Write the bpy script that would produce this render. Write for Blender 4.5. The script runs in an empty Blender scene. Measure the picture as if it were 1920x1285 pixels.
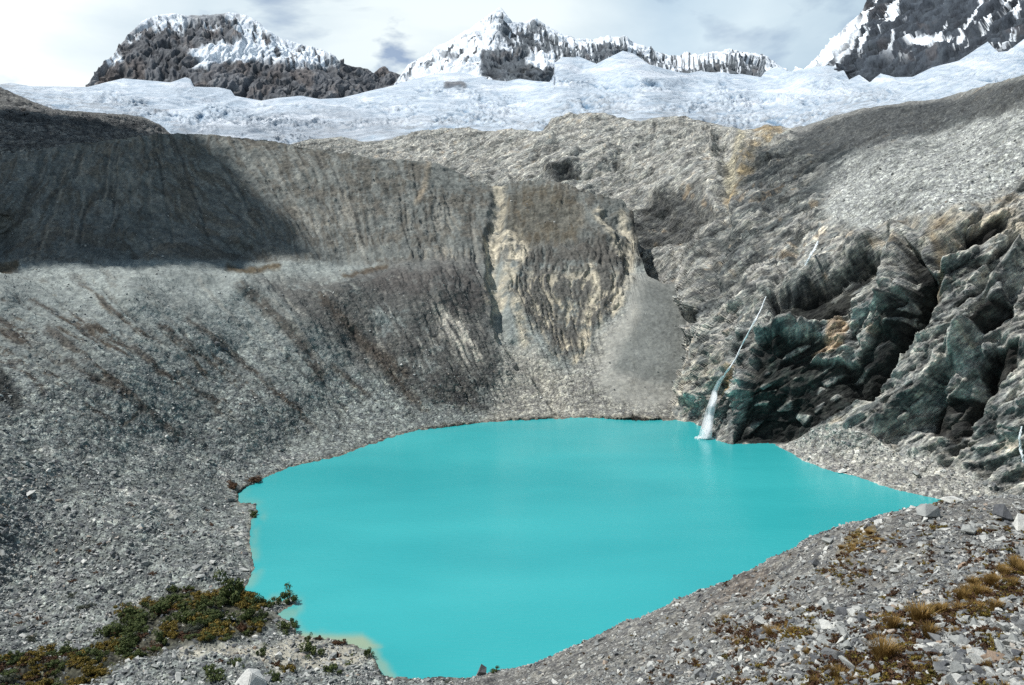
import bpy, bmesh, math, random
import numpy as np
from mathutils import Vector, Matrix
R = math.radians
random.seed(7)
rng = np.random.default_rng(11)
scene = bpy.context.scene
COL = scene.collection

# ------------------------------------------------------------------ camera
F = 1507.0            # focal length in photo pixels (photo is 1920 wide)
PITCH = R(7.64)
CAMZ = 80.0
cd = bpy.data.cameras.new('camera')
cam = bpy.data.objects.new('camera', cd); COL.objects.link(cam)
cd.sensor_width = 36.0; cd.lens = 36.0 * F / 1920.0
cd.clip_start = 0.5; cd.clip_end = 30000
cam.location = (0, 0, CAMZ); cam.rotation_euler = (math.pi / 2 - PITCH, 0, 0)
scene.camera = cam

CP, SP = math.cos(PITCH), math.sin(PITCH)
def ray(px, py):
    u = (np.asarray(px, float) - 960) / F; v = (np.asarray(py, float) - 642.5) / F
    u, v = np.broadcast_arrays(u, v)
    return u, CP - v*SP, -SP - v*CP

# ------------------------------------------------------------------ sun and sky
SUN_EL = 59.0
SUN_AZ = math.atan2(-0.86, 0.03)                 # measured from +Y towards +X
SUN = np.array([math.sin(SUN_AZ) * math.cos(R(SUN_EL)), math.cos(SUN_AZ) * math.cos(R(SUN_EL)), math.sin(R(SUN_EL))])
sl = bpy.data.lights.new('sun', 'SUN'); sl.energy = 4.7; sl.angle = R(0.5); sl.color = (1.0, 0.985, 0.955)
so = bpy.data.objects.new('sun', sl); COL.objects.link(so)
so.rotation_euler = Vector(SUN).to_track_quat('Z', 'Y').to_euler(); so.location = (0, 0, 500)

w = bpy.data.worlds.new("World"); scene.world = w; w.use_nodes = True
nt = w.node_tree; N = nt.nodes; L = nt.links; N.clear()
def nd(tree, typ, **kw):
    n = tree.nodes.new(typ)
    for k, v in kw.items():
        if k.startswith('i_'):
            key = k[2:]; key = int(key) if key.isdigit() else key.replace('_', ' ')
            n.inputs[key].default_value = v
        else: setattr(n, k, v)
    return n
def ramp(tree, fac, stops, interp='LINEAR'):
    r = tree.nodes.new('ShaderNodeValToRGB'); r.color_ramp.interpolation = interp
    els = r.color_ramp.elements
    while len(els) < len(stops): els.new(0.5)
    for e, (p, c) in zip(els, stops):
        e.position = p; e.color = (*c, 1) if len(c) == 3 else c
    if fac is not None: tree.links.new(fac, r.inputs[0])
    return r
def mixc(tree, fac, a, b, mode='MIX'):
    m = tree.nodes.new('ShaderNodeMix'); m.data_type = 'RGBA'; m.blend_type = mode
    for sock, v in ((m.inputs[0], fac), (m.inputs[6], a), (m.inputs[7], b)):
        if hasattr(v, 'node'): tree.links.new(v, sock)
        elif isinstance(v, (int, float)): sock.default_value = v
        else: sock.default_value = (*v, 1)
    return m.outputs[2]
def mth(tree, op, a, b=None, c=None, clamp=False):
    m = tree.nodes.new('ShaderNodeMath'); m.operation = op; m.use_clamp = clamp
    for i, v in enumerate((a, b, c)):
        if v is None: continue
        if hasattr(v, 'node'): tree.links.new(v, m.inputs[i])
        else: m.inputs[i].default_value = v
    return m.outputs[0]

sky = nd(nt, 'ShaderNodeTexSky', sky_type='NISHITA', sun_disc=False, sun_elevation=R(SUN_EL), sun_rotation=SUN_AZ, altitude=4600)
bg1 = nd(nt, 'ShaderNodeBackground'); bg1.inputs[1].default_value = 0.11
L.new(sky.outputs[0], bg1.inputs[0])
tc = nd(nt, 'ShaderNodeTexCoord')
sep = nd(nt, 'ShaderNodeSeparateXYZ'); L.new(tc.outputs['Generated'], sep.inputs[0])
mp = nd(nt, 'ShaderNodeMapping'); mp.inputs['Scale'].default_value = (1.0, 1.0, 2.3); mp.inputs['Location'].default_value = (0.35, 0.2, 0.1)
L.new(tc.outputs['Generated'], mp.inputs[0])
n1 = nd(nt, 'ShaderNodeTexNoise', i_Scale=3.2, i_Detail=9.0, i_Roughness=0.52, i_Distortion=0.35); L.new(mp.outputs[0], n1.inputs['Vector'])
n2 = nd(nt, 'ShaderNodeTexNoise', i_Scale=3.4, i_Detail=6.0, i_Roughness=0.5, i_Distortion=0.3); L.new(mp.outputs[0], n2.inputs['Vector'])
# cloud brightness: bright towards the sun side (left), greyer to the right, dimmer overhead
side = ramp(nt, mth(nt, 'MULTIPLY_ADD', sep.outputs[0], 0.9, 0.5), [(0.06, (1.02, 1.08, 1.08)), (0.2, (0.72, 0.83, 0.90)), (0.4, (0.80, 0.89, 0.93)), (0.54, (0.80, 0.89, 0.93)), (0.66, (0.62, 0.76, 0.87)), (0.74, (0.66, 0.79, 0.88)), (0.9, (0.46, 0.60, 0.72))])
tex = ramp(nt, n2.outputs[0], [(0.36, (0.80, 0.85, 0.90)), (0.6, (1.12, 1.10, 1.07))])
cc = mixc(nt, 1.0, side.outputs[0], tex.outputs[0], 'MULTIPLY')
lift = ramp(nt, sep.outputs[2], [(0.0, (1, 1, 1)), (0.26, (1, 1, 1)), (0.55, (0.24, 0.29, 0.34)), (1.0, (0.14, 0.18, 0.23))])
cc = mixc(nt, 1.0, cc, lift.outputs[0], 'MULTIPLY')
bg2 = nd(nt, 'ShaderNodeBackground'); L.new(cc, bg2.inputs[0]); bg2.inputs[1].default_value = 1.0
cov = ramp(nt, n1.outputs[0], [(0.33, (0, 0, 0)), (0.47, (1, 1, 1))])
hd = Vector((float(ray(742, 96)[0]), float(ray(742, 96)[1]), float(ray(742, 96)[2]))).normalized()
vd = nd(nt, 'ShaderNodeVectorMath', operation='DISTANCE'); L.new(tc.outputs['Generated'], vd.inputs[0]); vd.inputs[1].default_value = hd
n3 = nd(nt, 'ShaderNodeTexNoise', i_Scale=26.0, i_Detail=4.0); L.new(mp.outputs[0], n3.inputs['Vector'])
hf = mth(nt, 'MULTIPLY_ADD', n3.outputs[0], 0.09, mth(nt, 'SUBTRACT', vd.outputs['Value'], 0.052))
hole = ramp(nt, hf, [(0.0, (0.25, 0.25, 0.25)), (0.022, (1, 1, 1))])
cvm = mixc(nt, 1.0, cov.outputs[0], hole.outputs[0], 'MULTIPLY')
mx = nd(nt, 'ShaderNodeMixShader'); L.new(cvm, mx.inputs[0]); L.new(bg1.outputs[0], mx.inputs[1]); L.new(bg2.outputs[0], mx.inputs[2])
wo = nd(nt, 'ShaderNodeOutputWorld'); L.new(mx.outputs[0], wo.inputs[0])

scene.view_settings.view_transform = 'Standard'; scene.view_settings.look = 'None'
scene.view_settings.gamma = 1; scene.view_settings.exposure = 0.05
scene.cycles.max_bounces = 6; scene.cycles.diffuse_bounces = 2; scene.cycles.glossy_bounces = 2
scene.cycles.transparent_max_bounces = 24; scene.cycles.volume_bounces = 0
scene.cycles.use_denoising = False

# ------------------------------------------------------------------ helpers: noise, projection, splines
def _h(ix, iy, iz, seed):
    h = (ix.astype(np.uint32) * np.uint32(374761393) + iy.astype(np.uint32) * np.uint32(668265263)
         + iz.astype(np.uint32) * np.uint32(2147483647 & 3266489917) + np.uint32((seed * 974711) & 0xffffffff))
    h = (h ^ (h >> np.uint32(13))) * np.uint32(1274126177)
    return h ^ (h >> np.uint32(16))
GR = np.array([[1,1,0],[-1,1,0],[1,-1,0],[-1,-1,0],[1,0,1],[-1,0,1],[1,0,-1],[-1,0,-1],[0,1,1],[0,-1,1],[0,1,-1],[0,-1,-1],[1,1,0],[-1,1,0],[0,-1,1],[0,-1,-1]], np.float32)
def pn(x, y, z=None, seed=0):
    x = np.asarray(x, np.float64); y = np.asarray(y, np.float64) + 0 * x
    z = (np.zeros_like(x) if z is None else np.asarray(z, np.float64) + 0 * x)
    xi = np.floor(x); yi = np.floor(y); zi = np.floor(z)
    fx = (x - xi).astype(np.float32); fy = (y - yi).astype(np.float32); fz = (z - zi).astype(np.float32)
    xi = xi.astype(np.int64); yi = yi.astype(np.int64); zi = zi.astype(np.int64)
    u = fx*fx*fx*(fx*(fx*6-15)+10); v = fy*fy*fy*(fy*(fy*6-15)+10); ww = fz*fz*fz*(fz*(fz*6-15)+10)
    out = 0
    for dx in (0, 1):
        for dy in (0, 1):
            for dz in (0, 1):
                g = GR[_h(xi + dx, yi + dy, zi + dz, seed) & np.uint32(15)]
                d = g[..., 0]*(fx-dx) + g[..., 1]*(fy-dy) + g[..., 2]*(fz-dz)
                out = out + d * (u if dx else 1-u) * (v if dy else 1-v) * (ww if dz else 1-ww)
    return out
def fbm(x, y, z=None, o=4, seed=0, g=0.5, ridge=False):
    s = 0; a = 1.0; t = 0; f = 1.0
    for i in range(o):
        n = pn(x*f + 17.3*i, y*f - 9.1*i, None if z is None else z*f + 3.7*i, seed + i)
        if ridge: n = 1 - 2.2*np.abs(n)
        s = s + a*n; t += a; a *= g; f *= 2.03
    return s / t
def facets(q, seed, tilt=1.0):
    """broken blocks: every cell is a flat face with its own height and tilt; q in cell units"""
    qi = np.floor(q).astype(np.int64); f = (q - qi).astype(np.float32)
    best = np.full(q.shape[:-1], 9.0, np.float32); h = np.zeros_like(best); sec = best.copy()
    for dx in (-1, 0, 1):
        for dy in (-1, 0, 1):
            for dz in (-1, 0, 1):
                a = _h(qi[..., 0]+dx, qi[..., 1]+dy, qi[..., 2]+dz, seed)
                r0 = (a & np.uint32(255)).astype(np.float32)/255; r1 = ((a >> np.uint32(8)) & np.uint32(255)).astype(np.float32)/255; r2 = ((a >> np.uint32(16)) & np.uint32(255)).astype(np.float32)/255; r3 = (a >> np.uint32(24)).astype(np.float32)/255
                ox = f[..., 0]-dx-r0; oy = f[..., 1]-dy-r1; oz = f[..., 2]-dz-r2; d = ox*ox+oy*oy+oz*oz
                n = d < best
                sec = np.where(n, best, np.minimum(sec, d))
                v = (r3-0.5) + tilt*(ox*(r1-0.5) + oy*(r2-0.5)*1.4 + oz*(r0-0.5)*1.4)*1.6
                h = np.where(n, v, h); best = np.where(n, d, best)
    return h, np.sqrt(sec) - np.sqrt(best)
def sm(x, a, b):
    t = np.clip((x - a) / (b - a), 0, 1); return t*t*(3 - 2*t)
def unproj(px, py, Y):
    a, b, c = ray(px, py); s = Y / b
    return np.stack([a*s, b*s, CAMZ + c*s], -1)
def plane_Y(px, py, z=0.0):
    a, b, c = ray(px, py); return (z - CAMZ) / c * b
def proj(P):
    X, Y, Z = P[..., 0], P[..., 1], P[..., 2] - CAMZ
    dep = Y*CP - Z*SP; up = Y*SP + Z*CP
    return 960 + F*X/dep, 642.5 - F*up/dep
class TPS:                                         # inverse distance over the view, exact for planes
    def __init__(s, pts):
        p = np.array(pts, float); s.c = p[:, :2] / 400.0; d = 1.0 / p[:, 2]
        n = len(p); K = s.k(np.linalg.norm(s.c[:, None] - s.c[None], axis=-1)) + np.eye(n)*1e-4
        Pm = np.c_[np.ones(n), s.c]
        A = np.zeros((n+3, n+3)); A[:n, :n] = K; A[:n, n:] = Pm; A[n:, :n] = Pm.T
        s.w = np.linalg.solve(A, np.r_[d, 0, 0, 0])
    @staticmethod
    def k(r): return r*r*np.log(r + 1e-9)
    def __call__(s, px, py):
        px, py = np.broadcast_arrays(np.asarray(px, float)/400, np.asarray(py, float)/400)
        out = s.w[-3] + s.w[-2]*px + s.w[-1]*py
        for (cx, cy), wt in zip(s.c, s.w):
            r2 = (px-cx)**2 + (py-cy)**2
            out = out + wt * 0.5 * r2 * np.log(r2 + 1e-18)
        return 1.0 / np.maximum(out, 1/9000.0)
def curve(pts):
    p = np.array(pts, float); return lambda x: np.interp(x, p[:, 0], p[:, 1])
def polydist(px, py, poly, closed=True):           # signed distance in view units, + inside
    P = np.array(poly, float); n = len(P); d2 = np.full(px.shape, 1e18); ins = np.zeros(px.shape, bool)
    for i in range(n if closed else n-1):
        a = P[i]; b = P[(i+1) % n]; e = b - a
        t = np.clip(((px-a[0])*e[0] + (py-a[1])*e[1]) / max(e @ e, 1e-9), 0, 1)
        d2 = np.minimum(d2, (px-a[0]-t*e[0])**2 + (py-a[1]-t*e[1])**2)
        if closed and a[1] != b[1]:
            c = ((a[1] > py) != (b[1] > py)) & (px < (b[0]-a[0])*(py-a[1])/(b[1]-a[1]) + a[0]); ins ^= c
    d = np.sqrt(d2)
    return np.where(ins, d, -d) if closed else d
def zone(px, py, poly, soft=12): return sm(polydist(px, py, poly), -soft, soft)
def stroke(px, py, line, wid, soft=None):
    soft = wid if soft is None else soft
    return 1 - sm(polydist(px, py, line, False), max(wid - soft, 0), wid + soft)
def lerp(a, b, t): return a + (np.asarray(b) - a) * t[..., None]
def srgb(*c): return np.array([((v/255+.055)/1.055)**2.4 for v in c])

def grid_normals(P):
    du = np.gradient(P, axis=1); dv = np.gradient(P, axis=0)
    n = np.cross(du, dv); n /= np.linalg.norm(n, axis=-1, keepdims=True) + 1e-12
    return n
def grid_mesh(name, P, mat, attrs=(), smooth=True, kind='structure', label=None, flip=False):
    h, wd = P.shape[:2]
    me = bpy.data.meshes.new(name)
    nv = h*wd; me.vertices.add(nv); me.vertices.foreach_set('co', P.reshape(-1).astype(np.float32))
    i = np.arange(nv).reshape(h, wd)
    q = np.stack([i[:-1, :-1], i[1:, :-1], i[1:, 1:], i[:-1, 1:]], -1).reshape(-1, 4)
    if flip: q = q[:, ::-1]
    nf = len(q); me.loops.add(nf*4); me.loops.foreach_set('vertex_index', q.reshape(-1).astype(np.int32))
    me.polygons.add(nf); me.polygons.foreach_set('loop_start', (np.arange(nf)*4).astype(np.int32))
    me.update(calc_edges=True)
    me.polygons.foreach_set('use_smooth', np.full(nf, smooth))
    for nm, a in attrs:
        if a.shape[-1] in (3, 4) and a.ndim == 3:
            at = me.attributes.new(nm, 'FLOAT_COLOR', 'POINT')
            v = np.ones((nv, 4), np.float32); v[:, :a.shape[-1]] = a.reshape(nv, -1); at.data.foreach_set('color', v.reshape(-1))
        else:
            at = me.attributes.new(nm, 'FLOAT', 'POINT'); at.data.foreach_set('value', a.reshape(-1).astype(np.float32))
    me.materials.append(mat)
    o = bpy.data.objects.new(name, me); COL.objects.link(o)
    if kind: o['kind'] = kind
    if label: o['label'] = label
    return o
class Sheet:
    """A landform surface: rows run from a crest line down to its foot, every point at its own distance."""
    def __init__(s, px0, px1, dx, top, bot, rows, tps, tpow=1.0, crease=0):
        s.px = np.arange(px0, px1 + dx, dx, dtype=float); s.dx = dx; s.px0 = px0
        s.t = np.linspace(0, 1, rows)**tpow; s.tpow = tpow; s.rows = rows
        yt = top(s.px); yb = bot(s.px); s.top, s.bot = yt, yb
        s.PX = np.broadcast_to(s.px[None], (rows, len(s.px))).copy()
        s.PY = yt[None] + (yb - yt)[None] * s.t[:, None]
        if crease:
            k = np.exp(-0.5*(np.arange(-crease*3, crease*3+1)/crease)**2); k /= k.sum()
            ys = np.convolve(np.pad(yt, crease*3, 'edge'), k, 'valid')
            s.PY = ys[None] + (yb - ys)[None]*s.t[:, None] + (yt - ys)[None]*((1 - s.t[:, None])**7)
        s.Y = tps(s.PX, s.PY)
    def pos(s): s.P = unproj(s.PX, s.PY, s.Y); return s.P
    def skirt(s, back, drop, n=8, ex=1.3):
        """continue beyond the crest: back and down the far side"""
        c = s.P[0]; d = c[:, :2] / np.linalg.norm(c[:, :2], axis=1, keepdims=True)
        rows = []
        for j in range(n, 0, -1):
            f = j / n
            q = c.copy(); q[:, :2] += d*back*f; q[:, 2] -= drop * f**ex
            rows.append(q)
        s.nsk = n
        s.P = np.concatenate([np.array(rows), s.P], 0)
        s.PX = np.concatenate([np.repeat(s.PX[:1], n, 0), s.PX], 0)
        s.PY = np.concatenate([np.repeat(s.PY[:1], n, 0), s.PY], 0)
    def at(s, px, py):
        px = np.asarray(px, float); py = np.asarray(py, float)
        ci = np.clip((px - s.px0) / s.dx, 0, len(s.px) - 1.001)
        yt = np.interp(px, s.px, s.top); yb = np.interp(px, s.px, s.bot)
        ri = np.clip((py - yt) / (yb - yt), 0, 1)**(1/s.tpow) * (s.rows - 1) + s.nsk
        ri = np.clip(ri, 0, s.P.shape[0] - 1.001)
        a = ci.astype(int); b = ri.astype(int); fa = (ci-a)[..., None]; fb = (ri-b)[..., None]
        return (s.P[b, a]*(1-fa)+s.P[b, a+1]*fa)*(1-fb) + (s.P[b+1, a]*(1-fa)+s.P[b+1, a+1]*fa)*fb

# ------------------------------------------------------------------ materials
def new_mat(name):
    m = bpy.data.materials.new(name); m.use_nodes = True
    t = m.node_tree; t.nodes.clear()
    out = t.nodes.new('ShaderNodeOutputMaterial'); b = t.nodes.new('ShaderNodeBsdfPrincipled')
    t.links.new(b.outputs[0], out.inputs[0])
    return m, t, b
def ground_mat(name, stone_scales, bump=0.5, vary=0.55, rough=0.92, strata=None, spec=0.2, bedded=False):
    """'col' carries the ground's own colour zones; stones, grit and grain are added here in world metres"""
    m, t, b = new_mat(name)
    at = nd(t, 'ShaderNodeAttribute', attribute_name='col')
    st = nd(t, 'ShaderNodeAttribute', attribute_name='stony')
    geo = nd(t, 'ShaderNodeNewGeometry')
    col = at.outputs['Color']; hgt = None
    for k, (sc, wt) in enumerate(stone_scales):
        nz = nd(t, 'ShaderNodeTexNoise', i_Scale=sc*1.3, i_Detail=2.0); t.links.new(geo.outputs['Position'], nz.inputs['Vector'])
        vo = nd(t, 'ShaderNodeTexVoronoi', i_Scale=sc, i_Randomness=1.0, feature='F1')
        wv = nd(t, 'ShaderNodeVectorMath', operation='MULTIPLY_ADD'); wv.inputs[1].default_value = (0.5/sc,)*3
        t.links.new(nz.outputs['Color'], wv.inputs[0]); t.links.new(geo.outputs['Position'], wv.inputs[2])
        t.links.new(wv.outputs[0], vo.inputs['Vector'])
        sepc = nd(t, 'ShaderNodeSeparateColor'); t.links.new(vo.outputs['Color'], sepc.inputs[0])
        # each stone has its own tone; the colour darkens between the stones
        tone = ramp(t, sepc.outputs[0], [(0.0, (1-vary, 1-vary, 1-vary*.92)), (0.45, (0.92, 0.92, 0.92)), (0.8, (1.12, 1.12, 1.1)), (1.0, (1+vary*1.15, 1+vary*1.13, 1+vary*1.05))])
        gap = ramp(t, vo.outputs['Distance'], [(0.45, (1, 1, 1)), (0.85, (0.55, 0.54, 0.52))])
        tn = mixc(t, 1.0, tone.outputs[0], gap.outputs[0], 'MULTIPLY')
        f = mth(t, 'MULTIPLY', st.outputs['Fac'], wt)
        col = mixc(t, f, col, mixc(t, 1.0, col, tn, 'MULTIPLY'))
        hh = mth(t, 'MULTIPLY', mth(t, 'SUBTRACT', 1.0, vo.outputs['Distance']), 0.55*wt/sc)
        hh = mth(t, 'MULTIPLY', mth(t, 'MULTIPLY_ADD', sepc.outputs[1], 0.9, 0.4), hh)
        hh = mth(t, 'MULTIPLY', hh, st.outputs['Fac'])
        hgt = hh if hgt is None else mth(t, 'ADD', hgt, hh)
    if strata:
        (sx, sy, sz), rot, sc, amp, cmix = strata
        mp = nd(t, 'ShaderNodeMapping'); mp.inputs['Rotation'].default_value = rot; mp.inputs['Scale'].default_value = (sx, sy, sz)
        if bedded:
            wz = nd(t, 'ShaderNodeTexNoise', i_Scale=0.022, i_Detail=3.0); t.links.new(geo.outputs['Position'], wz.inputs['Vector'])
            wv = nd(t, 'ShaderNodeVectorMath', operation='MULTIPLY_ADD'); wv.inputs[1].default_value = (11, 11, 14)
            t.links.new(wz.outputs['Color'], wv.inputs[0]); t.links.new(geo.outputs['Position'], wv.inputs[2])
            cx = nd(t, 'ShaderNodeCombineXYZ')
            for k_, ax_ in enumerate(BED):
                dp_ = nd(t, 'ShaderNodeVectorMath', operation='DOT_PRODUCT'); dp_.inputs[1].default_value = ax_
                t.links.new(wv.outputs[0], dp_.inputs[0]); t.links.new(dp_.outputs['Value'], cx.inputs[k_])
            t.links.new(cx.outputs[0], mp.inputs[0])
            # joint blocks: tone per block and dark open joints
            for bs, amp_b in ((0.34, 0.8), (0.95, 0.42)):
                vb = nd(t, 'ShaderNodeTexVoronoi', i_Scale=bs); t.links.new(mp.outputs[0], vb.inputs['Vector'])
                sb = nd(t, 'ShaderNodeSeparateColor'); t.links.new(vb.outputs['Color'], sb.inputs[0])
                iv = mth(t, 'SUBTRACT', 1.0, st.outputs['Fac'], clamp=True)
                tb = ramp(t, sb.outputs[0], [(0.0, (0.62, 0.63, 0.66)), (0.5, (0.98, 0.98, 0.98)), (1.0, (1.4, 1.38, 1.32))])
                col = mixc(t, mth(t, 'MULTIPLY', iv, 0.75), col, mixc(t, 1.0, col, tb.outputs[0], 'MULTIPLY'))
                hb = mth(t, 'MULTIPLY', mth(t, 'MULTIPLY_ADD', vb.outputs['Distance'], -0.5, sb.outputs[1]), amp_b)
                hgt = mth(t, 'ADD', hgt, mth(t, 'MULTIPLY', hb, iv))
        else:
            t.links.new(geo.outputs['Position'], mp.inputs[0])
        sn = nd(t, 'ShaderNodeTexNoise', i_Scale=sc, i_Detail=7.0, i_Roughness=0.66); t.links.new(mp.outputs[0], sn.inputs['Vector'])
        sv = nd(t, 'ShaderNodeTexNoise', i_Scale=sc*2.7, i_Detail=4.0, i_Roughness=0.6, noise_dimensions='3D'); t.links.new(mp.outputs[0], sv.inputs['Vector'])
        inv = mth(t, 'SUBTRACT', 1.0, mth(t, 'MULTIPLY', st.outputs['Fac'], 0.85))
        r1 = ramp(t, sn.outputs[0], [(0.34, (1-cmix, 1-cmix, 1-cmix)), (0.47, (0.9, 0.9, 0.9)), (0.66, (1+cmix*.8, 1+cmix*.77, 1+cmix*.7))])
        r2 = ramp(t, sv.outputs[0], [(0.36, (0.62, 0.62, 0.64)), (0.5, (1, 1, 1)), (0.66, (1.3, 1.28, 1.22))])
        tn = mixc(t, 1.0, r1.outputs[0], r2.outputs[0], 'MULTIPLY')
        col = mixc(t, inv, col, mixc(t, 1.0, col, tn, 'MULTIPLY'))
        hh = mth(t, 'MULTIPLY', mth(t, 'MULTIPLY', mth(t, 'MULTIPLY_ADD', sv.outputs[0], 0.4, sn.outputs[0]), amp), inv)
        hgt = hh if hgt is None else mth(t, 'ADD', hgt, hh)
    gn = nd(t, 'ShaderNodeTexNoise', i_Scale=0.55, i_Detail=8.0, i_Roughness=0.7); t.links.new(geo.outputs['Position'], gn.inputs['Vector'])
    gr = ramp(t, gn.outputs[0], [(0.3, (0.74, 0.74, 0.76)), (0.5, (1, 1, 1)), (0.7, (1.25, 1.22, 1.16))])
    col = mixc(t, 0.8, col, mixc(t, 1.0, col, gr.outputs[0], 'MULTIPLY'))
    t.links.new(col, b.inputs['Base Color'])
    hgt = mth(t, 'ADD', hgt, mth(t, 'MULTIPLY', gn.outputs[0], 0.5)) if hgt is not None else gn.outputs[0]
    bp = nd(t, 'ShaderNodeBump'); bp.inputs['Strength'].default_value = bump; bp.inputs['Distance'].default_value = 1.0
    t.links.new(hgt, bp.inputs['Height']); t.links.new(bp.outputs[0], b.inputs['Normal'])
    b.inputs['Roughness'].default_value = rough; b.inputs['Specular IOR Level'].default_value = spec
    return m
_ns = np.array([-0.50, 0.52, 0.75]); _ns /= np.linalg.norm(_ns); _t1 = np.cross(_ns, [0, 1, 0]); _t1 /= np.linalg.norm(_t1)
BED = [tuple(_ns), tuple(_t1), tuple(np.cross(_ns, _t1))]
M_moraine = ground_mat('moraine_rubble', [(0.26, 0.45), (0.6, 0.75), (1.5, 0.9)], bump=0.8)
M_cliff = ground_mat('foliated_rock', [(0.6, 0.8), (1.7, 0.8)], bump=0.9, strata=((1.5, 0.42, 0.46), (0, 0, 0), 0.45, 1.5, 0.45), bedded=True)
M_fore = ground_mat('foreground_rubble', [(2.2, 0.7), (6.0, 0.9)], bump=0.8)
M_mount = ground_mat('high_mountain', [(0.05, 0.3)], bump=0.7, strata=((1.0, 1.0, 0.35), (0, R(14), 0), 0.022, 12.0, 0.28))

def ice_mat():
    m, t, b = new_mat('glacier_ice')
    at = nd(t, 'ShaderNodeAttribute', attribute_name='col'); geo = nd(t, 'ShaderNodeNewGeometry')
    mp = nd(t, 'ShaderNodeMapping'); mp.inputs['Scale'].default_value = (0.35, 1.0, 1.0); t.links.new(geo.outputs['Position'], mp.inputs[0])
    n = nd(t, 'ShaderNodeTexNoise', i_Scale=0.045, i_Detail=9.0, i_Roughness=0.68, i_Distortion=0.8); t.links.new(mp.outputs[0], n.inputs['Vector'])
    r = ramp(t, n.outputs[0], [(0.32, (0.66, 0.74, 0.80)), (0.5, (0.97, 0.98, 1.0)), (0.7, (1.12, 1.1, 1.08))])
    t.links.new(mixc(t, 1.0, at.outputs['Color'], r.outputs[0], 'MULTIPLY'), b.inputs['Base Color'])
    bp = nd(t, 'ShaderNodeBump'); bp.inputs['Strength'].default_value = 0.8; bp.inputs['Distance'].default_value = 14.0
    t.links.new(n.outputs[0], bp.inputs['Height']); t.links.new(bp.outputs[0], b.inputs['Normal'])
    b.inputs['Roughness'].default_value = 0.7; b.inputs['Specular IOR Level'].default_value = 0.25
    return m
M_ice = ice_mat()
def rock_mat():
    m, t, b = new_mat('loose_rock')
    oi = nd(t, 'ShaderNodeObjectInfo'); tc = nd(t, 'ShaderNodeTexCoord')
    r = ramp(t, oi.outputs['Random'], [(0.0, (0.09, 0.095, 0.105)), (0.25, (0.19, 0.197, 0.20)), (0.55, (0.30, 0.312, 0.302)), (0.78, (0.45, 0.455, 0.435)), (0.95, (0.62, 0.62, 0.585)), (1.0, (0.30, 0.22, 0.16))])
    n = nd(t, 'ShaderNodeTexNoise', i_Scale=2.3, i_Detail=9.0, i_Roughness=0.72); t.links.new(tc.outputs['Object'], n.inputs['Vector'])
    n2 = nd(t, 'ShaderNodeTexNoise', i_Scale=9.0, i_Detail=5.0, i_Roughness=0.6); t.links.new(tc.outputs['Object'], n2.inputs['Vector'])
    g = ramp(t, n.outputs[0], [(0.3, (0.6, 0.6, 0.6)), (0.5, (1, 1, 1)), (0.7, (1.3, 1.28, 1.22))])
    c = mixc(t, 1.0, r.outputs[0], g.outputs[0], 'MULTIPLY')
    lich = ramp(t, n2.outputs[0], [(0.56, (0, 0, 0)), (0.66, (1, 1, 1))])
    c = mixc(t, mth(t, 'MULTIPLY', lich.outputs[0], 0.45), c, (0.12, 0.12, 0.10))
    t.links.new(c, b.inputs['Base Color'])
    bp = nd(t, 'ShaderNodeBump'); bp.inputs['Strength'].default_value = 0.6; bp.inputs['Distance'].default_value = 0.12
    t.links.new(n.outputs[0], bp.inputs['Height']); t.links.new(bp.outputs[0], b.inputs['Normal'])
    b.inputs['Roughness'].default_value = 0.9; b.inputs['Specular IOR Level'].default_value = 0.2
    return m
M_rock = rock_mat()
def leaf_mat(name, cols, rough=0.7):
    m, t, b = new_mat(name)
    geo = nd(t, 'ShaderNodeNewGeometry')
    n = nd(t, 'ShaderNodeTexNoise', i_Scale=1.1, i_Detail=3.0); t.links.new(geo.outputs['Position'], n.inputs['Vector'])
    rr = nd(t, 'ShaderNodeMath', operation='MULTIPLY_ADD'); t.links.new(geo.outputs['Random Per Island'], rr.inputs[0]); rr.inputs[1].default_value = 0.45
    t.links.new(mth(t, 'MULTIPLY_ADD', n.outputs[0], 1.2, -0.33), rr.inputs[2])
    k = len(cols); r = ramp(t, rr.outputs[0], [(i/(k-1), c) for i, c in enumerate(cols)])
    t.links.new(r.outputs[0], b.inputs['Base Color']); b.inputs['Roughness'].default_value = rough
    b.inputs['Specular IOR Level'].default_value = 0.2
    return m
M_green = leaf_mat('shrub_leaves', [(0.022, 0.034, 0.012), (0.052, 0.075, 0.025), (0.10, 0.125, 0.04), (0.15, 0.15, 0.055)])
M_gold = leaf_mat('autumn_leaves', [(0.045, 0.042, 0.012), (0.11, 0.092, 0.022), (0.21, 0.15, 0.03), (0.32, 0.20, 0.04)])
M_grey = leaf_mat('grey_leaves', [(0.05, 0.062, 0.045), (0.09, 0.10, 0.075), (0.13, 0.14, 0.10)])
M_red = leaf_mat('heath_leaves', [(0.04, 0.022, 0.014), (0.08, 0.042, 0.022), (0.12, 0.07, 0.035)])
M_straw = leaf_mat('straw_grass', [(0.075, 0.048, 0.016), (0.17, 0.105, 0.03), (0.27, 0.17, 0.055), (0.35, 0.25, 0.10)])
M_bark, _t, _b = new_mat('bark')
_n = nd(_t, 'ShaderNodeTexNoise', i_Scale=6.0, i_Detail=6.0)
_t.links.new(ramp(_t, _n.outputs[0], [(0.3, (0.06, 0.04, 0.03)), (0.7, (0.17, 0.11, 0.08))]).outputs[0], _b.inputs['Base Color']); _b.inputs['Roughness'].default_value = 0.9

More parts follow.
